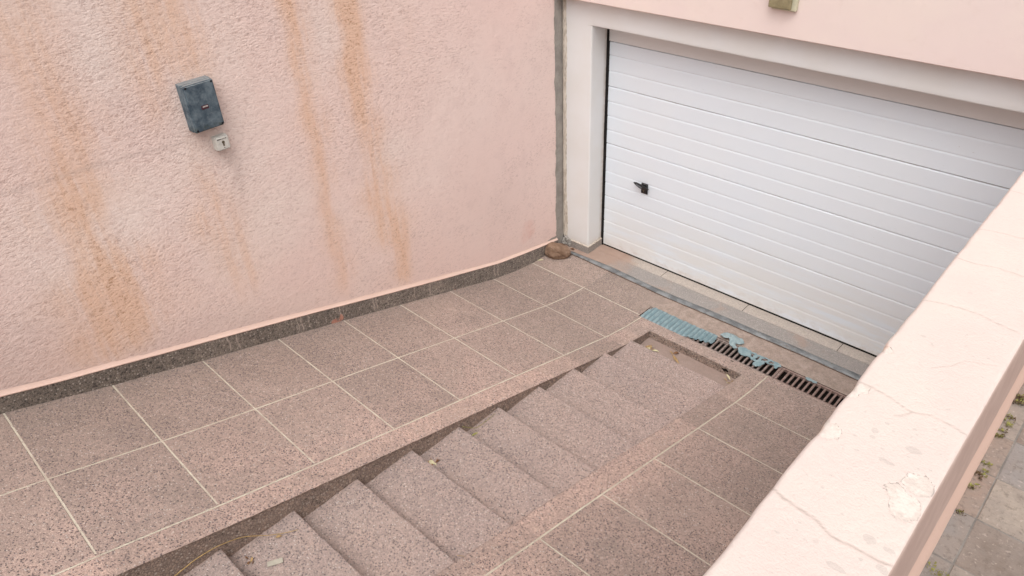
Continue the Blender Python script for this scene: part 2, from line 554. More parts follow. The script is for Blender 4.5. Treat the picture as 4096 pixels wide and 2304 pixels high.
M = dict(
    stucco=mat_stucco(), pink=mat_smoothpink("smooth_pink_facade_paint"),
    cove=mat_smoothpink("salmon_cove_paint", (.76, .57, .485), (.72, .53, .45)),
    parapet=mat_parapet(), ramp=mat_ramp(), steps=mat_steps(), grimy=mat_grimy(), door=mat_door(),
    plaster=mat_plaster(), slab=mat_threshold(), sill=mat_sill(), rail=mat_rail(), grate=mat_grate(),
    film=mat_film(), box=mat_box(), stone=mat_stone(), paver=mat_paver(), concrete=mat_concrete(),
    caulk=mat_caulk(),
    black=simple("black_rubber", (.012, .010, .010), .7, .3, 60),
    void=simple("dark_trench_mud", (.035, .028, .022), .95, .35, 30),
    bplastic=simple("black_handle_plastic", (.022, .022, .024), .35, .2, 80, spec=.5),
    hgrey=simple("worn_grey_handle_face", (.16, .19, .21), .4, .2, 90, spec=.5),
    screw=simple("dull_screw_metal", (.28, .25, .22), .5, .3, 200, metal=.6),
    dscrew=simple("dark_screw_hole", (.012, .013, .018), .7, .2, 200),
    wplastic=simple("off_white_plastic", (.66, .65, .60), .55, .10, 50),
    brass=simple("tarnished_lock_metal", (.20, .17, .12), .45, .25, 150, metal=.5),
    ink=simple("dark_print", (.03, .028, .032), .7, .1, 50),
    label=simple("pale_label_print", (.50, .46, .43), .6, .1, 90),
    labelred=simple("dark_red_label", (.085, .03, .045), .6, .2, 90),
    cover=simple("weathered_olive_cover", (.33, .28, .165), .6, .22, 24, c2=(.21, .175, .10)),
    coverframe=simple("yellowed_white_frame", (.60, .57, .42), .6, .12, 40),
    rough=simple("brown_edge_shade", (.17, .11, .08), .95, .3, 60, .003),  # dark tone for the painted shade beside the floor rail
    leafa=simple("dry_tan_leaf", (.46, .31, .15), .75, .25, 60),
    leafb=simple("dry_brown_leaf", (.24, .12, .06), .75, .25, 60),
    leafc=simple("pale_leaf", (.68, .62, .40), .7, .12, 60),
    leafd=simple("russet_leaf", (.40, .17, .10), .75, .2, 60),
    straw=simple("golden_straw", (.50, .34, .14), .6, .2, 40),
    straw2=simple("green_yellow_stalk", (.38, .36, .12), .6, .2, 40),
    paperc=simple("faded_grey_card", (.43, .40, .33), .8, .08, 40),
    moss=simple("yellow_green_moss", (.29, .28, .085), .9, .3, 70),
    mossb=simple("dead_brown_moss", (.14, .09, .05), .9, .3, 70),
    street=simple("street_joint_sand", (.25, .23, .21), .95, .2, 20, .003),
    earth=simple("far_ground", (.20, .18, .16), .95, .2, 3),
)


# ------------------------------------------------------------------ object helpers
def root(name, label, cat, loc, group=None):
    o = bpy.data.objects.new(name, None)
    o.empty_display_size = 0.1
    COL.objects.link(o)
    o.location = loc
    o['label'] = label
    o['category'] = cat
    if group:
        o['group'] = group
    return o


def obj(name, me, mat, parent=None, smooth=False):
    """meshes are written in world metres; a part is shifted back by its thing's place"""
    if isinstance(me, bmesh.types.BMesh):
        bm = me
        me = bpy.data.meshes.new(name)
        bm.to_mesh(me)
        bm.free()
    if mat is not None and not me.materials:
        me.materials.append(mat)
    if smooth:
        me.shade_smooth()
    else:
        me.shade_flat()
    o = bpy.data.objects.new(name, me)
    COL.objects.link(o)
    if parent is not None:
        o.parent = parent
        if parent.parent is None:
            o.location = -parent.location
    return o


def struct(o):
    o['kind'] = 'structure'
    return o


def tag(o, label, cat, group=None):
    o['label'] = label
    o['category'] = cat
    if group:
        o['group'] = group
    return o


def box(bm, a, b, bevel=0.0, seg=1):
    x0, y0, z0 = a
    x1, y1, z1 = b
    v = [bm.verts.new(p) for p in ((x0, y0, z0), (x1, y0, z0), (x1, y1, z0), (x0, y1, z0),
                                   (x0, y0, z1), (x1, y0, z1), (x1, y1, z1), (x0, y1, z1))]
    f = [bm.faces.new([v[i] for i in q]) for q in
         ((0, 3, 2, 1), (4, 5, 6, 7), (0, 1, 5, 4), (1, 2, 6, 5), (2, 3, 7, 6), (3, 0, 4, 7))]
    if bevel:
        ed = list({e for q in f for e in q.edges})
        bmesh.ops.bevel(bm, geom=ed, offset=bevel, segments=seg, affect='EDGES', profile=.6)
    return v


def grid(name, P, mat, parent=None, attrs=None, flip=False, smooth=True, keep=None):
    """P: (n,m,3) array of points"""
    n, m = P.shape[:2]
    idx = np.arange(n * m).reshape(n, m)
    q = np.stack([idx[:-1, :-1], idx[1:, :-1], idx[1:, 1:], idx[:-1, 1:]], -1).reshape(-1, 4)
    if flip:
        q = q[:, ::-1]
    if keep is not None:
        q = q[keep.reshape(-1)]
    me = bpy.data.meshes.new(name)
    me.vertices.add(n * m)
    me.vertices.foreach_set('co', P.reshape(-1).astype(np.float32))
    me.loops.add(q.size)
    me.loops.foreach_set('vertex_index', q.reshape(-1).astype(np.int32))
    me.polygons.add(len(q))
    me.polygons.foreach_set('loop_start', (np.arange(len(q)) * 4).astype(np.int32))
    me.polygons.foreach_set('loop_total', np.full(len(q), 4, np.int32))
    me.update(calc_edges=True)
    for k, a in (attrs or {}).items():
        at = me.attributes.new(k, 'FLOAT', 'POINT')
        at.data.foreach_set('value', np.asarray(a, np.float32).reshape(-1))
    me.validate()
    return obj(name, me, mat, parent, smooth)


def vn(p, s):
    return mn.noise(Vector(p) * s)


def sstep(x, a, b):
    t = np.clip((x - a) / (b - a), 0, 1)
    return t * t * (3 - 2 * t)


def tube(bm, pts, r, n=6):
    pts = [Vector(p) for p in pts]
    rings = []
    for i, p in enumerate(pts):
        d = (pts[min(i + 1, len(pts) - 1)] - pts[max(i - 1, 0)]).normalized()
        a = d.orthogonal().normalized() if i == 0 else (rings_a - d * rings_a.dot(d)).normalized()
        rings_a = a
        b = d.cross(a)
        rr = r[i] if isinstance(r, (list, tuple)) else r
        rings.append([bm.verts.new(p + (a * math.cos(2 * PI * k / n) + b * math.sin(2 * PI * k / n)) * rr) for k in range(n)])
    for A, B in zip(rings, rings[1:]):
        for k in range(n):
            bm.faces.new((A[k], A[(k + 1) % n], B[(k + 1) % n], B[k]))
    bm.faces.new(rings[0][::-1])
    bm.faces.new(rings[-1])


def cyl(bm, c, axis, r, h, n=16, r2=None):
    c = Vector(c)
    d = Vector(axis).normalized()
    tube(bm, [c, c + d * h], [r, r if r2 is None else r2], n)


# ------------------------------------------------------------------ ramp
PY = np.array([-40, -8.25, -4.634, -4.095, -3.589, -2.54, -2.01, -1.52, -.982, -.735, -.5, -.4, 40])
PZ = np.array([2.2, 2.2, 1.160, .990, .840, .545, .391, .248, .094, .040, .005, 0, 0])


def g_(y):
    return np.interp(y, PY, PZ)


CX0, CX1, PITY = 1.145, 1.968, -.635       # stair recess
DX0, DX1, DY0, DY1 = .95, 3.30, -.512, -.335   # drain


def build_ramp():
    xs = sorted(set(np.round(np.concatenate([np.linspace(-.30, .95, 14), np.linspace(.95, 1.13, 4), [1.13, 1.138, 1.145],
                                             np.linspace(1.145, 1.968, 10), [1.975, 1.985], np.linspace(1.985, 3.30, 14), [3.34]]), 5)))
    ys = sorted(set(np.round(np.concatenate([np.arange(-12, -5, .2), np.arange(-5, -.66, .03), [-.66, -.645, -.635, -.6, -.56, -.512, -.45, -.4, -.335, -.3, -.2, -.118]]), 5)))
    bm = bmesh.new()
    V = {}
    for i, x in enumerate(xs):
        for j, y in enumerate(ys):
            z = float(g_(y))
            # worn, slightly uneven arrises round the stair recess
            xx = x
            if y < -.63 and abs(x - CX0) < 1e-4:
                z -= .007 + .003 * vn((y, 1, 0), 22)
                xx += .004 * vn((y, 0, 5), 16)
            elif y < -.63 and abs(x - 1.138) < 1e-4:
                z -= .001
            elif y < -.63 and abs(x - CX1) < 1e-4:
                z -= .006
                xx += .004 * vn((y, 7, 5), 16)
            elif abs(y - PITY) < 1e-4 and CX0 <= x <= CX1:
                z -= .007 + .003 * vn((x, 3, 1), 22)
            z += .0016 * vn((x, y, 0), 3)
            V[i, j] = bm.verts.new((xx, y, z))
    for i in range(len(xs) - 1):
        for j in range(len(ys) - 1):
            cx, cy = (xs[i] + xs[i + 1]) / 2, (ys[j] + ys[j + 1]) / 2
            if CX0 < cx < CX1 and cy < PITY and cy > -8.3:
                continue
            if DX0 < cx < DX1 and DY0 < cy < DY1:
                continue
            bm.faces.new((V[i, j], V[i + 1, j], V[i + 1, j + 1], V[i, j + 1]))
    # drain trench sides
    bmesh.ops.delete(bm, geom=[v for v in bm.verts if not v.link_faces], context='VERTS')
    return struct(obj("ramp", bm, M['ramp'], smooth=True))


build_ramp()

# stair recess: side and end walls (same dark terrazzo as the skirting)
bm = bmesh.new()
def recess_side(name, x, sgn):
    yy = np.concatenate([np.arange(-8.3, -5, .1), np.arange(-5, -.634, .02)])
    yy[-1] = PITY
    dz = np.array([.007, .02, .05, .09, .14, .19, .25, .32, .40])
    P = np.zeros((len(yy), len(dz), 3))
    br = np.zeros(P.shape[:2])
    for i, y in enumerate(yy):
        for j, d in enumerate(dz):
            o = .004 * vn((y, 0 if sgn > 0 else 7, 5), 16) if j == 0 else .005 * vn((y, d * 1.5, 2), 14)
            P[i, j] = (x + (o if j == 0 else -sgn * .003 + o), y, g_(y) - d - (.003 * vn((y, 1, 0), 22) if j == 0 and sgn > 0 else 0) - (.0 if sgn > 0 else -.001 if j == 0 else 0))
            br[i, j] = .65 + .35 * sstep(vn((y, d * 3, 9), 1.7), -.1, .5)
    return grid(name, P, M['grimy'], None, dict(brown=br, drip=br * 0, coral=br * 0), flip=sgn > 0)

st_root = root("stairway", "flight of exposed aggregate steps sunk in a channel down the middle of the ramp", "stairs", (1.55, -.64, -.05))
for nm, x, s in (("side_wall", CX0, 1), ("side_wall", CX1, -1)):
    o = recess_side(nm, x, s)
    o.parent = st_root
    o.location = -st_root.location
# end wall with the little outlet hole
xs = np.arange(CX0 - .002, CX1 + .012, .0085)
zs = np.array([-.007, -.014, -.022, -.030, -.038, -.046, -.054, -.062, -.075, -.10]) + g_(PITY)
P = np.zeros((len(xs), len(zs), 3))
br = np.ones(P.shape[:2])
keep = np.ones((len(xs) - 1, len(zs) - 1), bool)
for i, x in enumerate(xs):
    for j, z in enumerate(zs):
        zz = z - (.003 * vn((x, 3, 1), 22) if j == 0 else 0)
        P[i, j] = (min(x, CX1 + .004), PITY + (0 if j == 0 else -.002 + .004 * vn((x, z, 0), 18)), zz)
for i in range(len(xs) - 1):
    for j in range(len(zs) - 1):
        x, z = P[i, j][0], P[i, j][2]
        if ((x - 1.835) / .030) ** 2 + ((z + .008) / .013) ** 2 < 1 + .4 * vn((x, z, 4), 60):
            keep[i, j] = False
o = grid("end_wall", P, M['grimy'], st_root, dict(brown=br, drip=br * 0, coral=br * 0), keep=keep)
bm = bmesh.new()
tube(bm, [(0, 0, 0), (0, .10, 0)], 1.0, 14)
bm.transform(Matrix.Translation((1.835, PITY + .003, -.012)) @ Matrix.Diagonal((.046, 1, .024, 1)))
for f in list(bm.faces):
    if len(f.verts) > 4 and f.calc_center_median().y < PITY + .05:
        bm.faces.remove(f)
obj("outlet_hole", bm, M['void'], st_root)

noses = [(-7.60, 1.80), (-7.22, 1.70), (-6.84, 1.60), (-6.46, 1.50), (-6.08, 1.40), (-5.72, 1.30), (-5.34, 1.20), (-4.98, 1.10), (-4.600, 1.000), (-4.224, .900), (-3.843, .815), (-3.466, .720), (-3.092, .636), (-2.727, .543), (-2.383, .450), (-1.993, .357), (-1.616, .270), (-1.230, .167), (-.888, .078)]
def make_step(y0, y1, z, zb):
    """a tread from y0 to the nose at y1 (z) and the riser down to zb"""
    x = np.linspace(CX0 - .01, CX1 + .01, 42)
    prof = []
    L = y1 - y0
    for t in np.linspace(0, 1, 12):
        prof.append((y0 + (L - .02) * t, z + .002 * (1 - t)))
    prof += [(y1 - .008, z - .0004), (y1 - .003, z - .0016), (y1, z - .005), (y1 + .0015, z - .012), (y1 + .003, z - .05), (y1 + .014, zb - .03)]
    P = np.zeros((len(x), len(prof), 3))
    for i, xx in enumerate(x):
        for j, (y, zz) in enumerate(prof):
            wob = .004 * vn((xx, y1, j > 11), 9) if j > 10 else 0
            chip = .006 * max(0, vn((xx, y1 * 3, 7), 7) - .25) if j in (13, 14) else 0
            P[i, j] = (xx, y + wob, zz + .0022 * vn((xx, y, z), 9) - chip)
    return P
pv = -8.3
for k, (yn, z) in enumerate(noses):
    zb = noses[k + 1][1] if k + 1 < len(noses) else -.055
    grid("step", make_step(pv + .004, yn, z, zb), M['steps'], st_root, flip=False)
    pv = yn
xx = np.linspace(CX0 - .01, CX1 + .01, 30)
yy = np.linspace(-.89, PITY + .01, 12)
P = np.array([[(a, b, -.052 + .003 * vn((a, b, 0), 12) - .012 * (a > 1.6) * 0) for b in yy] for a in xx])
grid("landing", P, M['steps'], st_root)

# ------------------------------------------------------------------ retaining wall on the left
XW = -.30
wall = root("retaining_wall", "tall pink roughcast wall with orange run-off stains along the left of the ramp", "wall", (XW, -3.0, .68))


def wall_attrs(Y, Z):
    def stain(pts, amp, seed):
        zz = np.array([p[1] for p in pts])[::-1]
        yy = np.array([p[0] for p in pts])[::-1]
        ww = np.array([p[2] for p in pts])[::-1]
        aa = np.array([p[3] for p in pts])[::-1]
        c = np.interp(Z, zz, yy) + .02 * np.sin(Z * 7 + seed) + .010 * np.sin(Z * 19 + seed * 2)
        wd = 1.45 * np.interp(Z, zz, ww) * (1 + .25 * np.sin(Z * 11 + seed) * np.sin(Z * 4.3 + 2 * seed))
        a = np.interp(Z, zz, aa)
        d2 = ((Y - c) / wd) ** 2
        return amp * a * (.72 * np.exp(-d2 * 1.2) + .42 * np.exp(-d2 * .22))
    R = np.zeros_like(Y)
    R = np.maximum(R, stain([(-2.46, 3.3, .06, .8), (-2.46, 2.8, .06, .9), (-2.438, 2.33, .055, .8), (-2.459, 1.866, .05, .8), (-2.455, 1.396, .055, .7), (-2.465, .877, .065, .5), (-2.47, .6, .05, 0)], .85, 1))
    R = np.maximum(R, stain([(-2.075, 3.3, .07, .9), (-2.073, 2.72, .065, 1), (-2.058, 2.27, .06, .95), (-2.052, 1.8, .062, .9), (-2.03, 1.43, .075, .9), (-1.985, 1.05, .085, .95), (-1.964, .65, .055, .8), (-1.96, .42, .05, 0)], 1.0, 2))
    R = np.maximum(R, stain([(-3.80, 3.5, .15, .5), (-3.804, 3.08, .15, .5), (-3.825, 2.72, .14, .55), (-3.832, 2.47, .13, .6), (-3.861, 2.27, .11, .75), (-3.878, 2.116, .11, .95), (-3.9, 1.889, .11, .75), (-3.905, 1.638, .135, 1.15), (-3.93, 1.379, .14, 1.1), (-3.95, 1.18, .15, .75), (-3.95, 1.02, .12, .1)], .88, 3))
    R = np.maximum(R, stain([(-3.16, 3.4, .17, .7), (-3.149, 2.943, .15, .95), (-3.12, 2.777, .13, .9), (-3.10, 2.56, .10, .75), (-3.1, 2.3, .1, 0)], .75, 4))
    R = np.maximum(R, stain([(-3.25, 2.25, .05, .3), (-3.238, 2.1, .05, .45), (-3.215, 1.93, .055, .95), (-3.20, 1.7, .08, .85), (-3.187, 1.4, .085, .75), (-3.166, 1.186, .09, .5), (-3.16, .95, .08, 0)], .75, 5))
    R = np.maximum(R, stain([(-3.33, 3.3, .10, .5), (-3.32, 2.978, .10, .75), (-3.312, 2.64, .10, .7), (-3.344, 2.416, .09, .5), (-3.37, 2.2, .07, 0)], .75, 6))
    R = np.maximum(R, stain([(-2.90, 3.3, .2, .3), (-2.8, 2.6, .2, .2), (-2.7, 1.9, .2, 0)], .7, 7))
    R = np.maximum(R, stain([(-4.45, 3.4, .3, .5), (-4.4, 2.6, .25, .5), (-4.35, 2.0, .2, .2), (-4.3, 1.6, .2, 0)], .8, 8))
    R = np.maximum(R, stain([(-1.75, 3.3, .14, .28), (-1.7, 2.4, .14, .2), (-1.6, 1.7, .14, 0)], .8, 9))
    Gm = stain([(-3.075, 2.16, .03, 0), (-3.075, 2.13, .03, .9), (-3.069, 2.087, .035, .8), (-3.044, 1.951, .03, .55), (-3.038, 1.79, .03, .3), (-3.03, 1.6, .05, 0)], .55, 1)
    Gm = np.maximum(Gm, stain([(-3.12, 2.29, .06, .0), (-3.12, 2.24, .07, .9), (-3.12, 2.12, .07, .3), (-3.15, 1.9, .06, 0)], .5, 3))
    hl = np.interp(Y, [-4.5, -4.183, -3.759, -3.364, -3.0], [2.3, 2.266, 2.25, 2.218, 2.19])
    Gm = np.maximum(Gm, .30 * np.exp(-((Z - hl) / .014) ** 2) * (Y < -3.0) * (Y > -4.3))
    Gm = np.maximum(Gm, .28 * np.exp(-((Y + 4.6) / .7) ** 2) * sstep(Z - g_(Y), .9, .2))
    Gm = np.maximum(Gm, .20 * sstep(Z - g_(Y), .45, .15) * sstep(Y, -2.5, -3.2))
    Gm = np.maximum(Gm, .14 * np.exp(-((Y + .85) / .35) ** 2 - ((Z - .8) / .3) ** 2))
    Co = .75 * np.exp(-((Y + .5) / .18) ** 2 - ((Z - .36) / .17) ** 2)
    Co = np.maximum(Co, .55 * np.exp(-((Y + 1.25) / .5) ** 2 - ((Z - .33) / .07) ** 2))
    Co = np.maximum(Co, .45 * sstep(Z - g_(Y), .28, .12) * (Y > -3.4))
    Ba = np.exp(-((Y + .10) / .03) ** 2) * .0 + .85 * np.exp(-((Y + .18) / .13) ** 2 - ((Z - .115) / .028) ** 2)
    Ba = np.maximum(Ba, .52 * sstep(Y, -.13, -.105))
    return dict(rust=R, grime=Gm, coral=Co, bare=Ba)


yv = np.concatenate([np.arange(-12, -5.2, .1), np.arange(-5.2, -.108, .0125), [-.100]])
tv = np.linspace(0, 1, 250)
ZT = 3.75
Yg = np.repeat(yv[:, None], len(tv), 1)
zb = np.interp(yv, [-12, -8.25, -4.596, -4.303, -3.995, -3.68, -3.235, -2.763, -2.246, -1.613, -.903, -.573, -.283, -.10],
               [2.32, 2.32, 1.259, 1.172, 1.088, 1.000, .876, .745, .594, .415, .224, .163, .115, .087])
Zg = zb[:, None] + (ZT - zb)[:, None] * tv[None, :]
Xg = np.full_like(Yg, XW)
for i in range(0, Yg.shape[0]):
    for j in range(0, Yg.shape[1]):
        Xg[i, j] = XW + .006 * mn.noise((Yg[i, j] * 1.3, Zg[i, j] * 1.3, 0)) + .0012 * mn.noise((Yg[i, j] * 30, Zg[i, j] * 34, 3))
Xg[-1, :] -= .004
P = np.stack([Xg, Yg, Zg], -1)
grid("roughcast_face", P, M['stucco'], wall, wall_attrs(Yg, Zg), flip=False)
# core behind the face, coping and end
bm = bmesh.new()
box(bm, (-.55, -12, -.2), (XW - .012, -.10, ZT - .004))
obj("wall_core", bm, M['pink'], wall)
bm = bmesh.new()
box(bm, (-.58, -12, ZT), (XW + .03, -.02, ZT + .06), .006)
obj("coping", bm, M['pink'], wall)
# smooth salmon cove over the skirting
cy = yv
P = np.zeros((len(cy), 7, 3))
for i, y in enumerate(cy):
    w_ = .002 * vn((y, 0, 1), 12)
    hh = (.024 + .006 * vn((y, 4, 1), 2.2)) * float(sstep(-y, .10, .5) * .6 + .4)
    for j, (dx, dz) in enumerate(((.001, hh + .006), (.004, hh * .8), (.009, hh * .5), (.013, hh * .22), (.0155, .004), (.0150, -.003), (.000, -.004))):
        P[i, j] = (XW + dx + (w_ if 0 < j < 6 else 0), y, zb[i] + dz)
grid("cove", P, M['cove'], wall, flip=True)
# skirting
yk = np.concatenate([np.arange(-12, -5.2, .1), np.arange(-5.2, -.098, .006)])
zk = np.interp(yk, yv, zb)
nz = 14
P = np.zeros((len(yk), nz, 3))
dr = np.zeros(P.shape[:2])
cr = np.zeros(P.shape[:2])
drips = [(-3.806, .6), (-3.481, .5), (-3.39, 1), (-3.333, .9), (-3.30, .6), (-2.899, .8), (-2.87, 1), (-2.814, .8), (-2.557, 1), (-2.53, .6), (-2.42, .5), (-2.266, 1), (-2.24, .8), (-2.2, .5), (-1.873, .8), (-1.85, .5), (-1.715, .9), (-1.6, .5), (-.976, 1), (-.931, 1), (-4.2, .4), (-3.6, .4), (-4.35, .5)]
for i, y in enumerate(yk):
    zlo = g_(y) - .02
    for j in range(nz):
        t = j / (nz - 1)
        P[i, j] = (XW + .012 + .0015 * vn((y, t, 3), 9) - (.004 if j == nz - 1 else 0), y, zlo + (zk[i] - zlo) * t)
        for (yd, a) in drips:
            if abs(y - yd) < .03:
                wob = .004 * math.sin(t * 9 + yd * 40)
                dr[i, j] = max(dr[i, j], a * math.exp(-((y - yd - wob) / .0065) ** 2) * sstep(t, .12 * (1.3 - a), .35))
        cr[i, j] = math.exp(-((y + 2.60) / .06) ** 2 - ((t - .15) / .35) ** 2) * .85 + .6 * math.exp(-((y + 1.45) / .03) ** 2 - ((t - .1) / .2) ** 2)
        cr[i, j] = max(cr[i, j], .9 * math.exp(-((y + 2.56) / .02) ** 2 - ((t - .35) / .25) ** 2))
grid("skirting", P, M['grimy'], wall, dict(drip=dr, coral=cr, brown=dr * 0))
# bare cement strip at the inner end of the wall
P = np.zeros((14, 90, 3))
for i in range(14):
    for j in range(90):
        y = -.108 + .112 * i / 13
        z = -.02 + (ZT) * j / 89
        P[i, j] = (XW - .007 + .003 * vn((y, z, 0), 9) + .004 * (i < 2) * 0, y, z)
grid("bare_cement_strip", P, M['concrete'], wall)

# ------------------------------------------------------------------ garage front
OX0, OX1, OZ = 0.0, 3.20, 2.132
DYP = .21
gar = root("garage_building", "pink house front with white plaster frame around the sunken garage doorway", "building", (1.6, .3, 0))
PO = -.10            # the pink face stands proud of the white frame
PZ0 = 2.336
xs = np.linspace(-.30, 8.0, 167)
zs = np.concatenate([[PZ0, PZ0 + .005, PZ0 + .008], np.linspace(PZ0 + .02, 6.2, 60)])
P = np.zeros((len(xs), len(zs) + 2, 3))
for i, x in enumerate(xs):
    e = .0016 * vn((x, 0, 0), 4) + .0010 * vn((x, 0, 0), 23)
    P[i, 0] = (x, .002, PZ0 + e + .002)
    P[i, 1] = (x, PO + .006, PZ0 + e)
    for j, z in enumerate(zs):
        P[i, j + 2] = (x, PO + (.002 if j == 0 else 0) + .0025 * vn((x, z, 0), 1.0), z + (e + .004 if j == 0 else 0))
grid("pink_facade", P, M['pink'], gar)
bm = bmesh.new()
box(bm, (-.30, .30, PZ0), (8.0, .50, 6.19))
box(bm, (-.62, -.04, ZT + .07), (-.301, .5, 6.19))
obj("facade_core", bm, M['pink'], gar)


def frame_grid():
    """white frame face, lintel and reveals, as bent sheets"""
    # left pier face and reveal, one sheet bent round a soft corner
    prof = [(XW + .0, .004)] + [(XW + .02 + .262 * k / 6, .0) for k in range(7)] + [(-.009, .0), (-.0025, .0025), (0, .009)] + [(0.0, .03 + .172 * k / 4) for k in range(5)]
    zz = np.linspace(.074, OZ, 60)
    P = np.zeros((len(prof), len(zz), 3))
    S = np.zeros(P.shape[:2])
    for i, (x, y) in enumerate(prof):
        for j, z in enumerate(zz):
            P[i, j] = (x + .0018 * vn((x, z, 1), 3), y + .0018 * vn((x, z, 4), 3), z)
            S[i, j] = .5 * math.exp(-((z - .074) / .03) ** 2) + (.55 if i >= len(prof) - 1 else 0)
    grid("pier_face", P, M['plaster'], gar, dict(stain=S), flip=False)
    # lintel band above the opening
    xs = np.linspace(XW, 8.0, 150)
    prof = [(.22, OZ + .001), (.12, OZ), (.008, OZ), (.002, OZ + .003), (0, OZ + .009)] + [(0, OZ + .009 + (PZ0 + .012 - OZ - .009) * k / 8) for k in range(1, 9)]
    P = np.zeros((len(xs), len(prof), 3))
    S = np.zeros(P.shape[:2])
    for i, x in enumerate(xs):
        for j, (y, z) in enumerate(prof):
            if x < 0 and j < 5:
                y, z = 0, OZ - .001 + j * .001
            P[i, j] = (x, y + .0018 * vn((x, z, 4), 3), z + (.002 * vn((x, 0, 8), 4) if j < 6 else 0))
            S[i, j] = .45 * math.exp(-((x + .2) / .07) ** 2) * sstep(z, 2.25, 2.33) + (.35 * sstep(z, PZ0 - .03, PZ0) * (.5 + .5 * vn((x, 0, 3), 6)))
    grid("lintel", P, M['plaster'], gar, dict(stain=S), flip=False)


frame_grid()
bm = bmesh.new()
box(bm, (OX1, 0, .0), (8.0, .22, OZ - .001))
o = obj("pier_face", bm, M['plaster'], gar)
# rough cream filler in the corner
P = np.zeros((9, 200, 3))
for j in range(200):
    z = .10 + (PZ0 - .10) * j / 199
    wdt = .040 + .010 * vn((z, 0, 0), 3) + .006 * vn((z, 0, 0), 21) + (.014 * math.exp(-((z - .35) / .18) ** 2))
    st = -.004 + .010 * vn((z, 4, 0), 2.5)
    for i in range(9):
        t = i / 8
        x = XW - .002 + st * (t > 0) * .5 + (wdt + .006) * t
        P[i, j] = (x, .001 - .007 * math.sin(PI * min(1, t * 1.05)) - .004 * (1 - t) + .0015 * vn((x, z, 3), 40), z)
grid("corner_filler", P, M['caulk'], gar)
# pier skirting, an L of thin grey stone with a pale top edge
bm = bmesh.new()
def prism(bm, pts, z0, z1):
    a = [bm.verts.new((x, y, z0)) for x, y in pts]
    b = [bm.verts.new((x, y, z1)) for x, y in pts]
    n = len(pts)
    for i in range(n):
        bm.faces.new((a[i], a[(i + 1) % n], b[(i + 1) % n], b[i]))
    bm.faces.new(b)
    bm.faces.new(a[::-1])
prism(bm, [(-.205, -.013), (.013, -.013), (.013, .203), (.002, .203), (.002, -.002), (-.205, -.002)], -.01, .070)
me = bpy.data.meshes.new("pier_skirting")
bm.to_mesh(me); bm.free()
gsk = G("grey_pier_skirting_stone", .8, .3)
cc, hh_ = aggregate(gsk, gsk.mix(gsk.noise(20), (.28, .26, .24), (.38, .34, .31)), (.12, .11, .10), (.54, .50, .46), 110, .3, .15, .8, .25)
gsk.color(cc); gsk.bump(hh_, .003, .8)
obj("pier_skirting", me, gsk.m, gar)
bm = bmesh.new()
prism(bm, [(-.205, -.015), (.015, -.015), (.015, .203), (.001, .203), (.001, -.001), (-.205, -.001)], .0703, .077)
obj("skirting_edge", bm, M['caulk'], gar)
# broken mortar where the skirtings meet in the corner
bm = bmesh.new()
for k in range(34):
    a = random.random()
    px = XW + .01 + a * .10
    py = -.012 - random.random() * .02 * (1 - a)
    pz = .015 + random.random() * .10 * (1 - .5 * a)
    r = random.uniform(.008, .020)
    mt = Matrix.Translation((px, py, pz)) @ Matrix.Rotation(random.random() * 3, 4, 'Z') @ Matrix.Rotation(random.random() * 3, 4, 'X') @ Matrix.Diagonal((r, r * .6, r * 1.1, 1))
    bmesh.ops.create_icosphere(bm, subdivisions=2, radius=1, matrix=mt)
for v in bm.verts:
    v.co += Vector((vn(v.co, 80), vn(v.co + Vector((5, 0, 0)), 80), vn(v.co + Vector((0, 5, 0)), 80))) * .004
obj("broken_mortar", bm, M['concrete'], gar, smooth=False)

# ---- sectional door
zg = [(.547, 1), (1.069, 1), (1.589, 1), (.155, 0), (.286, 0), (.414, 0), (.688, 0), (.801, 0), (.936, 0), (1.200, 0), (1.329, 0), (1.459, 0), (1.725, 0), (1.855, 0)]
zg.sort()
prof = [(DYP + .02, .018), (DYP + .004, .018), (DYP, .022)]
gro = [0.2, 0.1, 0]
for z, dk in zg:
    if dk:
        prof += [(DYP, z - .012), (DYP + .003, z - .006), (DYP + .007, z - .002), (DYP + .010, z), (DYP + .010, z + .0045), (DYP, z + .005)]
        gro += [0, 0, .55, 1, 1, 0]
    else:
        prof += [(DYP, z - .016), (DYP + .0030, z - .004), (DYP + .0045, z), (DYP + .0045, z + .0010), (DYP, z + .0022)]
        gro += [0, 0, .5, .6, 0]
prof += [(DYP, 1.962), (DYP + .012, 1.966), (DYP + .012, 1.9705)]
gro += [0, 1, 1]
top = [(DYP - .006, 1.971), (DYP - .006, 2.20)]
xs = np.concatenate([np.linspace(.026, OX1 - .02, 60)])
P = np.zeros((len(xs), len(prof), 3))
for i, x in enumerate(xs):
    for j, (y, z) in enumerate(prof):
        P[i, j] = (x, y + .0008 * vn((x, z, 0), 3), z + .004 * (x / 3.2) * (z < .1))
A = np.repeat(np.array(gro)[None, :], len(xs), 0)
door = grid("garage_door", P, M['door'], gar, dict(groove=A), smooth=False)
door['label'] = "white sectional garage door with horizontal ribs and small black handle"
def sub(name, bm, mat, smooth=False):
    o = obj(name, bm, mat, None, smooth)
    o.parent = door
    return o
bm = bmesh.new()
v = [bm.verts.new(p) for p in ((.02, DYP - .006, 1.9715), (OX1, DYP - .006, 1.9715), (OX1, DYP - .006, 2.20), (.02, DYP - .006, 2.20), (.02, DYP + .02, 1.9715), (OX1, DYP + .02, 1.9715))]
bm.faces.new((v[0], v[1], v[2], v[3])); bm.faces.new((v[4], v[5], v[1], v[0]))
trim_m = G("cream_top_trim", .6, .3)
trim_m.color(trim_m.mix(trim_m.noise(6), (.70, .69, .68), (.74, .73, .72)))
sub("top_trim", bm, trim_m.m)
bm = bmesh.new()
box(bm, (-.004, .204, 0.0), (.025, .24, 2.2), .001)
sub("side_seal", bm, M['black'])
bm = bmesh.new()
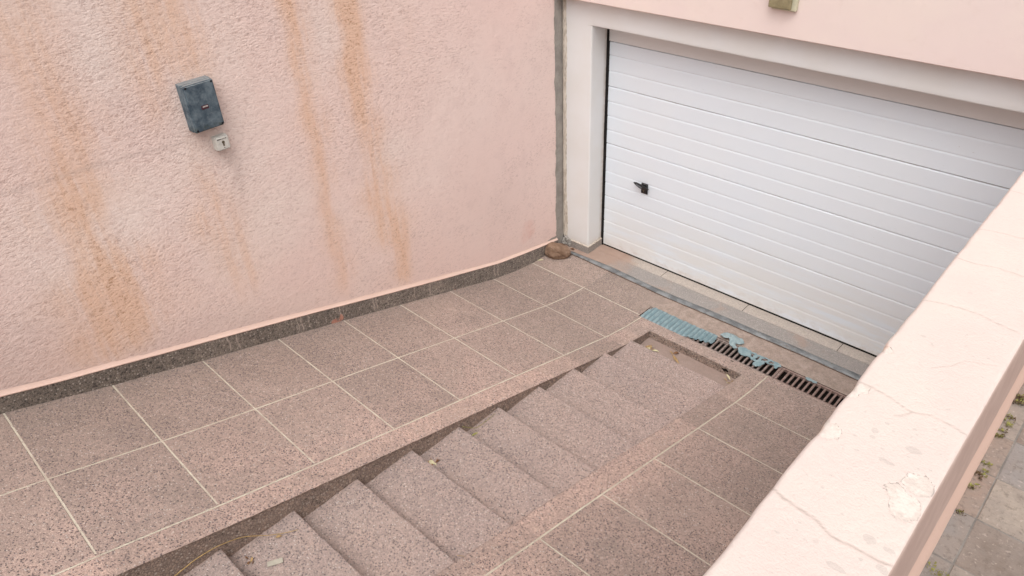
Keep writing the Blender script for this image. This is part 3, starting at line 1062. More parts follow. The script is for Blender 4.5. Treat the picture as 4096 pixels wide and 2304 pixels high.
box(bm, (.026, DYP + .004, -.01), (OX1 - .02, DYP + .03, .0175))
sub("bottom_seal", bm, M['black'])
# handle: short escutcheon, swung lever pointing left
bm = bmesh.new()
box(bm, (.424, DYP - .010, .705), (.490, DYP + .001, .802), .003, 2)
box(bm, (.432, DYP - .018, .714), (.482, DYP - .009, .765), .002, 2)
box(bm, (.437, DYP - .024, .782), (.486, DYP - .009, .803), .002, 2)
h1 = sub("door_handle", bm, M['bplastic'])
bm = bmesh.new()
pts = [(.360, .800), (.385, .781), (.425, .764), (.470, .757), (.515, .765), (.517, .777), (.487, .788), (.440, .797), (.385, .803)]
a = [bm.verts.new((x, DYP - .046, z)) for x, z in pts]
b = [bm.verts.new((x, DYP - .024, z)) for x, z in pts]
bm.faces.new(a[::-1] if False else a)
bm.faces.new(b[::-1])
for i in range(len(pts)):
    k = (i + 1) % len(pts)
    bm.faces.new((a[i], b[i], b[k], a[k]))
bmesh.ops.recalc_face_normals(bm, faces=bm.faces)
bmesh.ops.bevel(bm, geom=list(bm.edges), offset=.003, segments=2, affect='EDGES')
cyl(bm, (.458, DYP - .024, .776), (0, 1, 0), .013, .022)
sub("handle_lever", bm, M['bplastic'])
bm = bmesh.new()
pts = [(.389, .788), (.425, .773), (.452, .768), (.455, .781), (.430, .789), (.396, .796)]
a = [bm.verts.new((x, DYP - .0472, z)) for x, z in pts]
b = [bm.verts.new((x, DYP - .0445, z)) for x, z in pts]
bm.faces.new(a); bm.faces.new(b[::-1])
for i in range(len(pts)):
    k = (i + 1) % len(pts)
    bm.faces.new((a[i], b[i], b[k], a[k]))
bmesh.ops.recalc_face_normals(bm, faces=bm.faces)
sub("lever_inlay", bm, M['hgrey'])
bm = bmesh.new()
cyl(bm, (.457, DYP - .0175, .741), (0, -1, 0), .0075, .003)
box(bm, (.4545, DYP - .0195, .722), (.4595, DYP - .0172, .733))
sub("keyhole", bm, M['brass'])

# ------------------------------------------------------------------ threshold
thr = root("threshold", "grey stone sill slabs and cement strip at the foot of the garage door", "door sill", (1.6, .1, 0))
def slab(x0, x1, y0, y1, z, mat, name, seed):
    n = int(max(8, (x1 - x0) / .03))
    m_ = 6
    P = np.zeros((n, m_ + 1, 3))
    for i in range(n):
        x = x0 + (x1 - x0) * i / (n - 1)
        for j in range(m_ + 1):
            y = y0 + (y1 - y0) * max(0, j - 1) / (m_ - 1) + (.0015 * vn((x, seed, 0), 12) if j < 2 else 0)
            P[i, j] = (x, y, -.02 if j == 0 else z + .0012 * vn((x, y, seed), 8) - (.0015 if j == 1 else 0))
    return grid(name, P, mat, thr)
slab(.0, .758, .103, .235, .004, M['slab'], "sill_slab", 1)
slab(.7625, 1.570, .103, .235, .0045, M['slab'], "sill_slab", 2)
slab(1.5745, 2.383, .103, .235, .004, M['slab'], "sill_slab", 3)
slab(2.3875, 3.20, .103, .235, .0045, M['slab'], "sill_slab", 4)
slab(-.298, 3.34, -.119, .1005, .000, M['sill'], "cement_strip", 5)
bm = bmesh.new()
box(bm, (-.3, -.10, -.05), (3.3, .30, -.012))
obj("joint_bed", bm, M['void'], thr)

# metal rail along the threshold
rl = root("floor_rail", "dented grey metal strip screwed to the floor in front of the garage door", "metal strip", (1.6, -.09, 0))
xs = np.linspace(-.135, 3.33, 240)
P = np.zeros((240, 8, 3))
for i, x in enumerate(xs):
    c = -.092 + .006 * vn((x, 0, 0), 1.6) - .012 * math.exp(-((x - 1.0) / .5) ** 2)
    w_ = .020 + .012 * sstep(x, -.1, .3) + .003 * vn((x, 2, 0), 2)
    lift = .003 * vn((x, 5, 0), 2.3)
    for j, (a, z) in enumerate(((-1.0, .0005), (-1.0, .008), (-.72, .013), (-.2, .014), (.25, .012), (.5, .006), (.95, .005), (1.0, .0005))):
        P[i, j] = (x, c + a * w_, max(.0004, z + (lift if 0 < j < 7 else 0)))
grid("rail", P, M['rail'], rl)
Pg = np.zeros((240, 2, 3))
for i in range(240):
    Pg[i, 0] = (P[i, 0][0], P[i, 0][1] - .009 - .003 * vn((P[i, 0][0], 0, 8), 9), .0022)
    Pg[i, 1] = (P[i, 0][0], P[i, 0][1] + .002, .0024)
grid("rail_edge_shade", Pg, M['rough'], rl)  # painted shade line along the near edge of the rail
for x in (.355, .621, .926, 1.208, 1.474, 1.815, 2.119, 2.42, 2.73):
    c = -.092 + .006 * vn((x, 0, 0), 1.6) - .012 * math.exp(-((x - 1.0) / .5) ** 2)
    bm = bmesh.new()
    cyl(bm, (x, c + .012, .006), (0, 0, 1), .0085, .004, 14, .007)
    obj("screw", bm, M['screw'], rl)
    bm = bmesh.new()

# ------------------------------------------------------------------ drain
def add_trench():
    bm = bmesh.new()
    z = -.12
    v = [bm.verts.new(p) for p in ((DX0, DY0, .001), (DX1, DY0, .001), (DX1, DY1, .001), (DX0, DY1, .001),
                                   (DX0, DY0, z), (DX1, DY0, z), (DX1, DY1, z), (DX0, DY1, z))]
    for q in ((0, 1, 5, 4), (1, 2, 6, 5), (2, 3, 7, 6), (3, 0, 4, 7), (4, 5, 6, 7)):
        bm.faces.new([v[i] for i in q])
    o = obj("drain_channel", bm, M['void'])
    return struct(o)
add_trench()


def grate(x0, x1, label, seed):
    r = root("drain_grate", label, "drain grate", ((x0 + x1) / 2, (DY0 + DY1) / 2, -.01), "rusty drain grates set across the foot of the ramp")
    bm = bmesh.new()
    for ya, yb in ((DY0 + .002, DY0 + .020), (DY1 - .020, DY1 - .002)):
        box(bm, (x0, ya, -.022), (x1, yb, -.001), .001)
    box(bm, (x0, DY0 + .0205, -.022), (x0 + .018, DY1 - .0205, -.0015), .001)
    box(bm, (x1 - .018, DY0 + .0205, -.022), (x1, DY1 - .0205, -.0015), .001)
    obj("frame", bm, M['grate'], r)
    n = int((x1 - x0 - .036) / .040)
    pitch = (x1 - x0 - .036) / n
    for k in range(1, n):
        x = x0 + .018 + k * pitch
        bm = bmesh.new()
        j = .0015 * vn((x, seed, 0), 30)
        box(bm, (x - .0075 + j, DY0 + .0205, -.020), (x + .0075 + j, DY1 - .0205, -.004 + j), .0018)
        obj("bar", bm, M['grate'], r)
grate(.953, 1.555, "drain grate hidden under the smooth blue plastic film, nearest the stone", 1)
grate(1.558, 2.158, "grey brown drain grate partly covered by torn blue plastic, middle of the row", 2)
grate(2.161, 2.761, "bare reddish rusty drain grate beside the low pink wall", 3)
grate(2.764, 3.296, "rusty drain grate mostly hidden behind the low pink wall", 4)

# blue plastic film over the grates
def inpoly(x, y, poly):
    c = False
    n = len(poly)
    for i in range(n):
        x1, y1 = poly[i]
        x2, y2 = poly[(i + 1) % n]
        if (y1 > y) != (y2 > y) and x < (x2 - x1) * (y - y1) / (y2 - y1) + x1:
            c = not c
    return c


def film(name, label, poly, holes, zf, st=.005, jag=.008, bleach=0.):
    xs = np.arange(min(p[0] for p in poly) - .01, max(p[0] for p in poly) + .01, st)
    ys = np.arange(min(p[1] for p in poly) - .01, max(p[1] for p in poly) + .01, st)
    P = np.zeros((len(xs), len(ys), 3))
    keep = np.zeros((len(xs) - 1, len(ys) - 1), bool)
    for i, x in enumerate(xs):
        for j, y in enumerate(ys):
            P[i, j] = (x + .001 * vn((x, y, 0), 60), y + .002 * vn((x, y, 5), 50), zf(x, y))
            if i < len(xs) - 1 and j < len(ys) - 1:
                jx, jy = jag * vn((x, y, 1), 28), jag * vn((x, y, 9), 28)
                k = inpoly(x + jx, y + jy, poly)
                for h in holes:
                    if inpoly(x + jx, y + jy, h):
                        k = False
                keep[i, j] = k
    T_ = np.array([[.8 * (1 - (.5 + .5 * math.cos(2 * PI * (x - .971) / .0404))) ** 1.5 for y in ys] for x in xs])
    T_ = T_ * (zf is zrip)
    o = grid(name, P, M['film'], None, dict(trough=T_, bleach=np.full(P.shape[:2], bleach)), keep=keep)
    bm = bmesh.new()
    bm.from_mesh(o.data)
    bmesh.ops.delete(bm, geom=[v for v in bm.verts if not v.link_faces], context='VERTS')
    bm.to_mesh(o.data)
    bm.free()
    md = o.modifiers.new("thick", 'SOLIDIFY')
    md.thickness = .0012
    md.offset = 1
    tag(o, label, "plastic sheet", "blue plastic film remnants over the drain")
    return o
def zrip(x, y):
    t = (x - .953 - .018) / .0404
    w_ = .5 + .5 * math.cos(2 * PI * t)
    e = sstep(y, DY0 + .004, DY0 + .03) * sstep(y, DY1 - .004, DY1 - .03)
    return .0015 - .0015 * (1 - w_) * 1.0 + .013 * (w_ ** 2 * e) + .003 * vn((x, y, 0), 14) * float(e) + .002
film("plastic_film", "pale blue plastic film moulded over the first drain grate with a torn slanted end",
     [(.962, -.500), (.955, -.514), (1.36, -.512), (1.46, -.485), (1.60, -.455), (1.605, -.42), (1.59, -.325), (1.30, -.331), (.985, -.325), (.972, -.345)],
     [[(1.40, -.53), (1.44, -.508), (1.62, -.475), (1.62, -.53)]], zrip)
def zpuff(x, y):
    return .010 + .028 * math.exp(-((x - 1.68) / .07) ** 2 - ((y + .30) / .05) ** 2) + .010 * vn((x, y, 2), 22) + .006 * vn((x, y, 2), 50)
film("plastic_film", "crumpled blue plastic tuft lifted onto the floor beyond the middle drain grate",
     [(1.60, -.32), (1.61, -.275), (1.65, -.25), (1.71, -.255), (1.76, -.25), (1.80, -.285), (1.79, -.32), (1.74, -.335), (1.79, -.385), (1.77, -.40), (1.71, -.365), (1.69, -.33), (1.64, -.338)], [], zpuff, bleach=.3)
def znet(x, y):
    return .0045 + .007 * abs(vn((x, y, 6), 26)) + .004 * max(0, vn((x, y, 1), 9))
film("plastic_film", "ragged net of blue plastic shreds on the far half of the middle drain grate",
     [(1.80, -.33), (1.92, -.333), (2.05, -.333), (2.135, -.325), (2.15, -.36), (2.12, -.40), (2.08, -.375), (2.03, -.385), (2.02, -.44), (1.99, -.485), (1.965, -.47), (1.97, -.43), (1.91, -.415), (1.86, -.42), (1.80, -.40), (1.785, -.37)],
     [[(1.90, -.35), (1.925, -.35), (1.925, -.385), (1.90, -.385)], [(1.95, -.35), (1.975, -.35), (1.97, -.40), (1.95, -.40)], [(2.0, -.345), (2.03, -.345), (2.02, -.375), (1.995, -.38)], [(2.06, -.345), (2.09, -.345), (2.085, -.365), (2.055, -.365)]], znet, jag=.016)
film("plastic_film", "small scrap of blue plastic on the rusty drain grate near the low wall",
     [(2.33, -.345), (2.36, -.335), (2.42, -.34), (2.43, -.36), (2.38, -.372), (2.34, -.36)], [], znet)

# ------------------------------------------------------------------ low wall on the right
par = root("low_wall", "low pale pink wall with cracked flaking flat top between ramp and street", "wall", (3.46, -3, 2.2))
XI, XO, ZP = 3.342, 3.594, 2.60
yy = np.concatenate([np.arange(-12, -5, .08), np.arange(-5, -4.2, .02), np.arange(-4.2, -1.75, .004), np.arange(-1.75, -.055, .02)])
top_x = np.linspace(XI + .010, XO - .008, 64)
side_pts = [(XO - .003, -.002), (XO, -.006), (XO + .0015, -.012), (XO + .003, -.06), (XO + .006, -.14), (XO + .009, -.22), (XO + .011, -.27), (XO + .0125, -.295), (XO + .016, -.32), (XO + .021, -.345), (XO + .026, -.375), (XO + .028, -.42)]
in_pts = [(XI - .0, -2.9), (XI, -.5), (XI, -.03), (XI + .001, -.012), (XI + .004, -.004)]
cols = [(x, ZP + dz, 0, 0) for x, dz in in_pts] + [(x, ZP, 0, 0) for x in top_x] + [(x, ZP + dz, float(dz < -.004), sstep(dz, -.27, -.31)) for x, dz in side_pts]
P = np.zeros((len(yy), len(cols), 3))
side = np.zeros(P.shape[:2]); lip = side.copy(); crack = side.copy(); peel = side.copy(); chip = side.copy(); warm = side.copy()
CX = np.array([c[0] for c in cols])
def seg_d(X, Y, L):
    d = np.full(X.shape, 9.)
    for (x1, y1), (x2, y2) in zip(L, L[1:]):
        vx, vy = x2 - x1, y2 - y1
        t = np.clip(((X - x1) * vx + (Y - y1) * vy) / (vx * vx + vy * vy), 0, 1)
        d = np.minimum(d, np.hypot(X - x1 - t * vx, Y - y1 - t * vy))
    return d
XX = np.repeat(CX[None, :], len(yy), 0)
YY = np.repeat(yy[:, None], len(cols), 1)
wobx = np.vectorize(lambda a, b: .0035 * mn.noise((a * 26, b * 26, 0)) + .0015 * mn.noise((a * 90, b * 90, 0)))(XX, YY)
for L, w_, a in (
        ([(3.335, -3.705), (3.375, -3.715), (3.411, -3.722), (3.44, -3.723), (3.487, -3.740), (3.531, -3.735), (3.562, -3.735), (3.60, -3.731)], .0024, 1.0),
        ([(3.342, -3.288), (3.379, -3.282), (3.413, -3.29), (3.442, -3.299), (3.476, -3.31), (3.512, -3.294), (3.547, -3.297), (3.594, -3.305)], .0018, .8),
        ([(3.452, -3.345), (3.459, -3.339), (3.476, -3.31)], .0018, .7),
        ([(3.337, -2.862), (3.4, -2.841), (3.474, -2.834), (3.526, -2.848), (3.579, -2.854)], .0018, .75),
        ([(3.339, -2.586), (3.394, -2.589), (3.457, -2.573), (3.60, -2.577)], .0018, .75),
        ([(3.339, -2.384), (3.377, -2.366), (3.419, -2.361), (3.60, -2.349)], .0018, .7),
        ([(3.457, -3.13), (3.489, -3.098), (3.513, -3.051), (3.573, -3.023)], .0015, .5),
        ([(3.339, -2.05), (3.44, -2.06), (3.60, -2.03)], .0018, .6),
        ([(3.339, -4.30), (3.44, -4.33), (3.60, -4.31)], .003, .8)):
    d = seg_d(XX + wobx, YY + wobx, L)
    crack = np.maximum(crack, a * np.exp(-(d / w_) ** 2))
def blob(A, x, y, rx, ry, a=1.0):
    return np.maximum(A, a * np.exp(-((XX - x) / rx) ** 2 - ((YY - y) / ry) ** 2))
for (x, y, rx, ry, a) in ((3.362, -3.482, .030, .035, .95), (3.345, -3.470, .02, .03, .8), (3.562, -3.51, .035, .035, 1), (3.560, -3.585, .035, .045, 1), (3.535, -3.555, .03, .03, .85),
                          (3.360, -3.305, .03, .022, .8), (3.352, -3.335, .02, .03, .7), (3.355, -3.13, .018, .02, .75)):
    peel = blob(peel, x, y, rx, ry, a)
for (x, y, rx, ry, a) in ((3.489, -3.49, .022, .010, .8), (3.521, -3.422, .022, .014, .85), (3.438, -3.418, .012, .013, .75), (3.539, -3.703, .022, .014, .8), (3.575, -3.702, .02, .009, .8),
                          (3.580, -3.75, .02, .012, .8), (3.518, -3.80, .03, .010, .8), (3.45, -3.38, .01, .009, .7), (3.43, -3.50, .012, .01, .7), (3.46, -3.655, .014, .007, .7), (3.42, -3.60, .01, .006, .6),
                          (3.44, -3.44, .01, .008, .7), (3.47, -3.46, .01, .007, .7), (3.41, -3.46, .012, .008, .7), (3.50, -3.36, .009, .007, .65), (3.47, -3.395, .008, .008, .7), (3.505, -3.44, .008, .007, .65),
                          (3.45, -3.78, .012, .008, .7), (3.40, -3.80, .012, .006, .7), (3.55, -3.33, .010, .007, .65), (3.535, -3.25, .009, .008, .65), (3.47, -3.24, .008, .006, .6), (3.50, -3.14, .01, .006, .6),
                          (3.43, -3.04, .02, .02, .5), (3.40, -3.02, .02, .02, .5), (3.48, -2.95, .03, .03, .45)):
    chip = blob(chip, x, y, rx, ry, a)
for k in range(85):
    chip = blob(chip, random.uniform(3.37, 3.585), random.uniform(-3.9, -2.9), random.uniform(.003, .008), random.uniform(.002, .006), random.uniform(.6, .85))
for (x, y, rx, ry, a) in ((3.343, -3.49, .010, .04, .9), (3.345, -3.12, .012, .03, .9), (3.343, -3.30, .010, .03, .7), (3.39, -3.62, .02, .05, .3), (3.44, -3.60, .03, .04, .35), (3.36, -3.40, .03, .1, .3)):
    warm = blob(warm, x, y, rx, ry, a)
for i, y in enumerate(yy):
    e_in = .003 * vn((y, 0, 0), 4) + .0022 * vn((y, 0, 0), 15)
    e_out = .002 * vn((y, 9, 0), 5)
    for nx, ny, d in ((3.342, -3.49, .005), (3.342, -3.31, .005), (3.342, -3.13, .004)):
        e_in += d * math.exp(-((y - ny) / .03) ** 2)
    for j, (x, z, s, l_) in enumerate(cols):
        k = j - len(in_pts)
        if k < 0:
            P[i, j] = (x + e_in * (j > 1), y, z)
        elif k < len(top_x):
            t = k / (len(top_x) - 1)
            P[i, j] = (x + e_in * (1 - t) + e_out * t, y, z + .0012 * vn((x, y, 0), 7) + .0004 * vn((x, y, 0), 45) - .0022 * crack[i, j] - .0012 * (peel[i, j] > .5))
        else:
            P[i, j] = (x + e_out * (1 - l_) + .0015 * l_ * vn((y, 5, 5), 6), y, z)
        side[i, j] = s
        lip[i, j] = l_
grid("wall_body", P, M['parapet'], par, dict(side=side, lip=lip, crack=crack * (1 - side), peel=peel * (1 - side), chip=chip * (1 - side), warm=warm * (1 - side)), flip=False)

# ------------------------------------------------------------------ street beyond the low wall
bm = bmesh.new()
tone = bm.loops.layers.float_color.new("tone")
tones = [(.29, .225, .185), (.23, .17, .14), (.19, .175, .165), (.33, .28, .24), (.24, .21, .195), (.16, .135, .12), (.27, .195, .155)]
PW = .175
xcols = [(3.618, 3.668)] + [(3.672 + i * PW, 3.672 + (i + 1) * PW - .004) for i in range(16)]
fixed = {(1, -3.11): (.38, .325, .27), (1, -3.285): (.19, .15, .125), (1, -3.46): (.29, .25, .215), (1, -2.935): (.27, .25, .24), (0, -3.11): (.33, .235, .185), (0, -3.285): (.25, .235, .225), (0, -3.46): (.24, .22, .205), (0, -2.935): (.30, .23, .19), (1, -3.635): (.30, .26, .23)}
for ci, (xa, xb) in enumerate(xcols):
    off = 0 if ci < 3 else random.uniform(0, PW)
    for r in range(-20, 24):
        ya = -3.11 + r * PW + off
        yb = ya + PW - .004
        if ya < -6.6 or yb > -.1:
            continue
        c = None
        for (q, fy), fc in fixed.items():
            if q == ci and abs(fy - ya) < .02:
                c = fc
        c = c or random.choice(tones)
        nf = len(bm.faces)
        z = 2.196 + random.uniform(-.0015, .0015)
        box(bm, (xa, ya, 2.17), (xb, yb, z), .0012)
        bm.faces.ensure_lookup_table()
        for f in bm.faces[nf:]:
            for lp in f.loops:
                lp[tone] = (c[0], c[1], c[2], 1)
struct(obj("pavement", bm, M['paver']))
bm = bmesh.new()
bmesh.ops.create_grid(bm, x_segments=2, y_segments=2, size=1, matrix=Matrix.Translation((53.6, -10, 2.1945)) @ Matrix.Diagonal((50, 60, 1, 1)))
struct(obj("street", bm, M['street']))
bm = bmesh.new()
bmesh.ops.create_grid(bm, x_segments=2, y_segments=2, size=1, matrix=Matrix.Translation((-10, -62, 2.187)) @ Matrix.Diagonal((70, 50, 1, 1)))
struct(obj("ground", bm, M['earth']))

# moss and seedlings in the joint between low wall and paving
bm = bmesh.new()
mi = []
clumps = []
for k in range(120):
    y = random.uniform(-3.22, -2.3)
    if vn((y, 0, 0), 9) > .0:
        clumps.append((3.630 + random.uniform(-.004, .014), y, random.uniform(.003, .008), random.random() < .5))
clumps += [(3.636, -3.335, .011, False), (3.645, -3.345, .008, False), (3.665, -3.335, .008, False), (3.633, -3.50, .010, False), (3.640, -3.51, .008, False), (3.645, -3.475, .008, False)]
for (cx_, cy_, r, dead) in clumps:
    for q in range(16):
        a = random.random() * 2 * PI
        rr = r * random.random() ** .5
        p = Vector((cx_ + rr * math.cos(a), cy_ + rr * math.sin(a), 2.196 + random.uniform(0, r * 1.1)))
        d = Vector((math.cos(a), math.sin(a), random.uniform(.2, 1.4))).normalized()
        s = d.cross(Vector((0, 0, 1))).normalized() * random.uniform(.0012, .0026)
        L = random.uniform(.004, .009)
        v = [bm.verts.new(c) for c in (p - s * .4, p + d * L * .55 - s, p + d * L, p + d * L * .55 + s)]
        f = bm.faces.new(v)
        f.material_index = 1 if dead and random.random() < .8 else 0
me = bpy.data.meshes.new("moss")
bm.to_mesh(me); bm.free()
me.materials.append(M['moss']); me.materials.append(M['mossb'])
o = obj("moss", me, None)
tag(o, "yellow green moss and seedlings in the joint between low wall and street paving", "moss")
o['kind'] = 'stuff'

# ------------------------------------------------------------------ control box on the wall
cb = root("control_box", "weathered blue grey plastic control box screwed high on the stained pink wall", "electrical box", (XW, -3.13, 2.40))
y0, y1, z0, z1, xb, xf = -3.219, -3.043, 2.262, 2.528, XW, XW + .080
bm = bmesh.new()
box(bm, (xb - .004, y0, z0), (xb + .048, y1, z1), .006, 2)
obj("case", bm, M['box'], cb, smooth=False)
bm = bmesh.new()
v = box(bm, (xb + .050, y0 - .001, z0 - .001), (xf, y1 + .001, z1 + .001))
for q in bm.verts:
    if q.co.x > xf - .001:
        q.co.y += .004 * (1 if q.co.y < -3.13 else -1)
        q.co.z += .004 * (1 if q.co.z < 2.4 else -1)
bmesh.ops.bevel(bm, geom=list(bm.edges), offset=.006, segments=3, affect='EDGES')
lid = obj("lid", bm, M['box'], cb)
def subp(name, bm, mat, par_):
    o = obj(name, bm, mat, None)
    o.parent = par_
    return o
for ys_, zs_ in ((y0 + .014, z0 + .014), (y1 - .014, z0 + .014), (y0 + .014, z1 - .014), (y1 - .014, z1 - .014)):
    bm = bmesh.new()
    cyl(bm, (xf - .002, ys_, zs_), (1, 0, 0), .0062, .0028, 14)
    subp("screw", bm, M['dscrew'], lid)
bm = bmesh.new()
box(bm, (xf - .001, -3.149, 2.380), (xf + .0022, -3.109, 2.402), .001)
lb = subp("badge", bm, M['labelred'], lid)
bm = bmesh.new()
box(bm, (xf + .0024, -3.143, 2.391), (xf + .0030, -3.113, 2.398))
me = bm
o = obj("lettering", bm, M['label'], None)
o.parent = lid

# ------------------------------------------------------------------ key switch below it
ks = root("key_switch", "small off white key switch with keyhole on the pink wall below the control box", "key switch", (XW, -3.07, 2.15))
bm = bmesh.new()
box(bm, (XW - .003, -3.114, 2.112), (XW + .034, -3.034, 2.192), .004, 2)
obj("case", bm, M['wplastic'], ks)
bm = bmesh.new()
v = box(bm, (XW + .035, -3.113, 2.113), (XW + .052, -3.035, 2.191))
bmesh.ops.bevel(bm, geom=list(bm.edges), offset=.005, segments=3, affect='EDGES')
fp = obj("front_plate", bm, M['wplastic'], ks)
bm = bmesh.new()
cyl(bm, (XW + .0515, -3.073, 2.159), (1, 0, 0), .0085, .0025, 18)
box(bm, (XW + .0515, -3.0775, 2.136), (XW + .0538, -3.0685, 2.156), .001)
subp("lock_cylinder", bm, M['brass'], fp)
bm = bmesh.new()
cyl(bm, (XW + .0515, -3.073, 2.126), (1, 0, 0), .0028, .0018, 12)
subp("indicator", bm, M['brass'], fp)
# worn print along its top edge (no longer readable)
bm = bmesh.new()
for k, (a, b_, h_) in enumerate(((-3.105, -3.098, .006), (-3.0965, -3.090, .006), (-3.0885, -3.083, .005), (-3.080, -3.077, .003), (-3.074, -3.069, .003), (-3.066, -3.061, .003), (-3.057, -3.050, .004))):
    box(bm, (XW + .0518, a, 2.176), (XW + .0526, b_, 2.176 + h_))
subp("lettering", bm, M['ink'], fp)

# ------------------------------------------------------------------ cover box above the door
# (sits on the proud pink face)
wb = root("wall_box", "weathered olive cover box with yellowed frame high above the garage door", "wall box", (1.60, PO, 2.6))
bm = bmesh.new()
box(bm, (1.522, PO - .030, 2.510), (1.688, PO + .006, 2.79), .010, 3)
obj("frame", bm, M['coverframe'], wb)
bm = bmesh.new()
box(bm, (1.510, PO - .048, 2.522), (1.660, PO - .0305, 2.778), .007, 3)
obj("cover", bm, M['cover'], wb)

# ------------------------------------------------------------------ stone in the corner
bm = bmesh.new()
bmesh.ops.create_icosphere(bm, subdivisions=5, radius=1)
for v in bm.verts:
    n = v.co.normalized()
    p = n.copy()
    p += n * (.16 * vn(n + Vector((3, 1, 0)), 1.5) + .10 * vn(n, 3.0) + .03 * vn(n, 8))
    if p.z < -.55:
        p.z = -.55 + (p.z + .55) * .25
    if p.z + .25 * p.x > .55:
        p.z -= (p.z + .25 * p.x - .55) * .75
    # a crease and a chipped corner
    p -= n * .07 * math.exp(-((n.x * .8 + n.z * .9 - .3) / .05) ** 2) * (n.y < 0)
    v.co = p
mat_ = Matrix.Translation((-.196, -.212, .046)) @ Matrix.Rotation(math.radians(40), 4, 'Z') @ Matrix.Rotation(math.radians(7), 4, 'Y') @ Matrix.Diagonal((.126, .090, .096, 1))
bm.transform(mat_)
o = obj("stone", bm, M['stone'], None, True)
tag(o, "rounded brown stone lying in the corner by the garage pier", "stone")

# ------------------------------------------------------------------ litter on the steps
def leaf(name, label, pos, L, W, mat, rz, tilt=0., roll=0., curl=.35, group=None):
    bm = bmesh.new()
    n = 10
    rows = []
    for i in range(n + 1):
        t = i / n
        w_ = W * .5 * math.sin(PI * min(1, t * .97 + .03)) ** .8 * (1 - .25 * t) * (1 + .12 * vn((t, pos[0] * 9, pos[1] * 9), 7))
        z = curl * L * math.sin(t * 2.6) * .35
        rows.append([bm.verts.new(((t - .5) * L, s * w_, z + abs(s) * w_ * .55 + .0012 * vn((t, s, pos[0] * 20), 5))) for s in (-1, -.5, 0, .5, 1)])
    for a, b in zip(rows, rows[1:]):
        for k in range(4):
            bm.faces.new((a[k], b[k], b[k + 1], a[k + 1]))
    # a short stalk
    tube(bm, [(-.5 * L, 0, 0), (-.62 * L, .03 * L, .004), (-.72 * L, .02 * L, .001)], .0008, 5)
    bm.transform(Matrix.Translation(pos) @ Matrix.Rotation(rz, 4, 'Z') @ Matrix.Rotation(tilt, 4, 'Y') @ Matrix.Rotation(roll, 4, 'X'))
    zmin = min(v.co.z for v in bm.verts)
    for v in bm.verts:
        v.co.z += pos[2] + .0005 - zmin
    o = obj(name, bm, mat, None, True)
    md = o.modifiers.new("thick", 'SOLIDIFY')
    md.thickness = .0006
    return tag(o, label, "dry leaf", group)


def zst(x, y):
    """height of the tread / landing under a point"""
    for yn, z in noses:
        if y <= yn:
            return z + .001
    return -.050
ORDS = ["leftmost", "second from left", "third from left", "fourth from left", "fifth from left", "sixth from left", "seventh from left", "eighth from left", "ninth from left"]


def heap(cx_, cy_, n, sp, mats, label, group, Lr=(.03, .05), seed=0):
    r = random.Random(seed)
    right = Rm.col[0]
    spots = []
    for k in range(n):
        x, y = cx_ + r.gauss(0, sp), cy_ + r.gauss(0, sp * .6)
        spots.append((max(CX0 + .02, min(CX1 - .02, x)), min(y, PITY - .02)))
    spots.sort(key=lambda p: p[0] * right[0] + p[1] * right[1])
    for k, (x, y) in enumerate(spots):
        L = r.uniform(*Lr)
        od = "rightmost" if k == n - 1 else ORDS[k]
        leaf("dry_leaf", label + ", " + od, (x, y, zst(x, y) + .003 * (k // 3)), L, L * r.uniform(.25, .42), mats[k % len(mats)], r.uniform(0, 6.28), r.uniform(-.3, .3), r.uniform(-.7, .7), r.uniform(.2, .7), group)


heap(1.238, -.765, 9, .028, [M['leafa'], M['leafa'], M['leafc']], "tan dry leaf in the heap at the left corner of the landing", "leaf heap in the left corner of the landing", (.035, .06), 3)
leaf("dry_leaf", "long curled tan pod leaf in the middle of the bottom landing", (1.468, -.735, -.050), .115, .022, M['leafa'], math.radians(-28), .08, .5, .4)
leaf("dry_leaf", "dark brown crumpled leaf against the end wall of the landing", (1.425, -.675, -.050), .05, .024, M['leafb'], 1.0, .3, .3, .6)
leaf("dry_leaf", "small tan leaf tucked behind the long pod leaf on the landing", (1.395, -.690, -.050), .045, .014, M['leafa'], -.4, .2, .2, .5)
heap(1.905, -.685, 5, .022, [M['leafa'], M['leafc']], "tan dry leaf in the right corner of the landing", "leaves in the right corner of the landing", (.02, .04), 5)
leaf("dry_leaf", "pale straw coloured leaf leaning under the outlet hole", (1.885, -.665, -.045), .06, .014, M['leafc'], -.5, .3, .3, .4)
heap(1.20, -1.205, 3, .02, [M['leafb'], M['leafa']], "small leaf by the channel wall on second lowest tread", "leaf bits on the second lowest tread", (.02, .03), 9)
heap(1.185, -1.575, 5, .020, [M['leafa'], M['leafb'], M['leafc']], "leaf scrap by the channel wall on third lowest tread", "leaf scraps on the third lowest tread", (.02, .035), 12)
leaf("dry_leaf", "pale cream curled leaf by the channel wall halfway up the steps", (1.232, -3.035, zst(1.23, -3.035)), .045, .030, M['leafc'], .5, .1, .5, .5)
heap(1.235, -3.03, 6, .026, [M['leafd'], M['leafb'], M['leafd'], M['leafc']], "russet leaf bit around the pale curled leaf", "russet leaf bits halfway up the steps", (.018, .034), 21)
leaf("dry_leaf", "single reddish brown leaf on a tread near the right side of the steps", (1.905, -3.425, zst(1.9, -3.425)), .036, .026, M['leafd'], .3, .1, .3, .6)
heap(1.235, -4.165, 5, .022, [M['leafb'], M['leafa']], "brown leaf scrap beside the pale card strip", "leaf scraps beside the pale card strip", (.015, .03), 31)


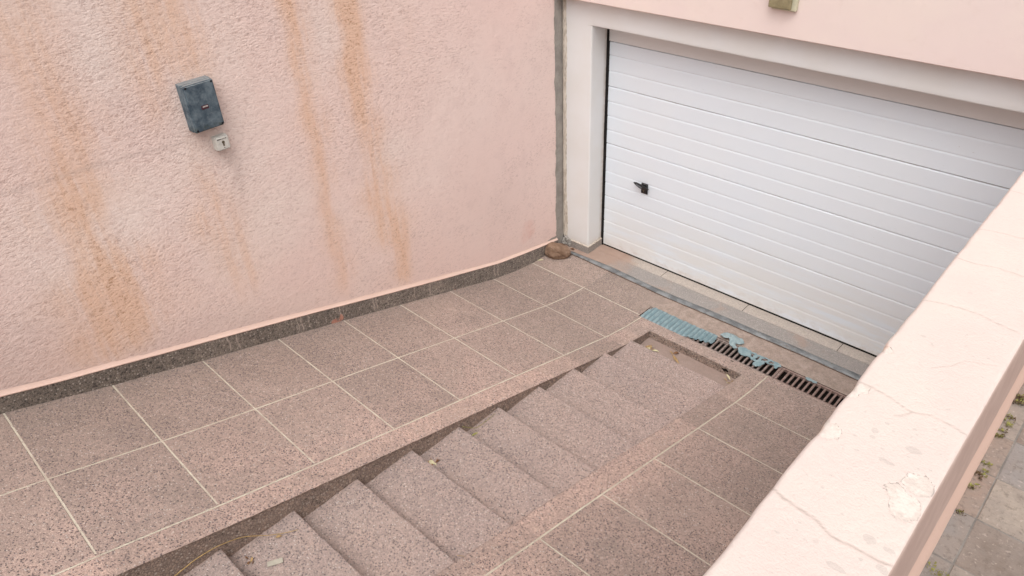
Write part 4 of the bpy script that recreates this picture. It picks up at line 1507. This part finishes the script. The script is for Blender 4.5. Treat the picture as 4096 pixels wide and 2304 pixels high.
def stalk(name, label, pts, r, mat, cat):
    bm = bmesh.new()
    P_ = []
    for a, b in zip(pts, pts[1:]):
        for k in range(5):
            P_.append(Vector(a).lerp(Vector(b), k / 5))
    P_.append(Vector(pts[-1]))
    for _ in range(3):
        P_ = [P_[0]] + [(P_[i - 1] + P_[i] * 2 + P_[i + 1]) / 4 for i in range(1, len(P_) - 1)] + [P_[-1]]
    n = len(P_)
    tube(bm, P_, [r * (1 - .6 * i / n) for i in range(n)], 6)
    return tag(obj(name, bm, mat, None, True), label, cat)
stalk("straw", "long golden straw arching from the upper treads across the channel wall", [(1.225, -4.62, 1.010), (1.165, -4.44, .960), (1.150, -4.34, .955), (1.152, -4.24, .945), (1.150, -4.12, .895), (1.19, -4.02, .835), (1.235, -3.945, .822), (1.262, -3.900, .824)], .0028, M['straw'], "straw")
leaf("dry_leaf", "tan husk hanging on the long golden straw", (1.225, -3.985, .822), .03, .016, M['leafa'], 1.1, .1, .2, .4)
stalk("twig", "thin greenish brown twig lying along the channel wall on a middle tread", [(1.165, -2.72, .549), (1.168, -2.62, .456), (1.170, -2.55, .455), (1.168, -2.44, .456)], .0022, M['straw2'], "twig")
leaf("dry_leaf", "yellow green leaf at the end of the thin twig on a middle tread", (1.195, -2.655, zst(1.19, -2.655)), .05, .014, M['straw2'], 1.4, .1, .3, .4)
stalk("twig", "short pale stem beside the single reddish leaf on the steps", [(1.85, -3.405, .6375), (1.875, -3.385, .639), (1.915, -3.375, .6375)], .0014, M['straw'], "twig")
bm = bmesh.new()
box(bm, (-.036, -.014, 0), (.036, .014, .004), .0012, 2)
for v in bm.verts:
    v.co.x += .002 * vn(v.co, 90)
    v.co.z += .002 * (v.co.x / .036) ** 2
bm.transform(Matrix.Translation((1.335, -4.075, .8165)) @ Matrix.Rotation(math.radians(62), 4, 'Z'))
o = obj("card_strip", bm, M['paperc'])
tag(o, "small faded grey card strip lying on an upper tread beside the straw", "card strip")

leaf("dry_leaf", "small pale leaf lying against the skirting beside the brown stone", (-.262, -.385, .002), .055, .016, M['leafc'], math.radians(60), .1, .3, .3)
leaf("dry_leaf", "dark curled leaf scrap on the cement between stone and garage pier", (-.150, -.045, .002), .045, .018, M['leafb'], math.radians(20), .1, .3, .6)
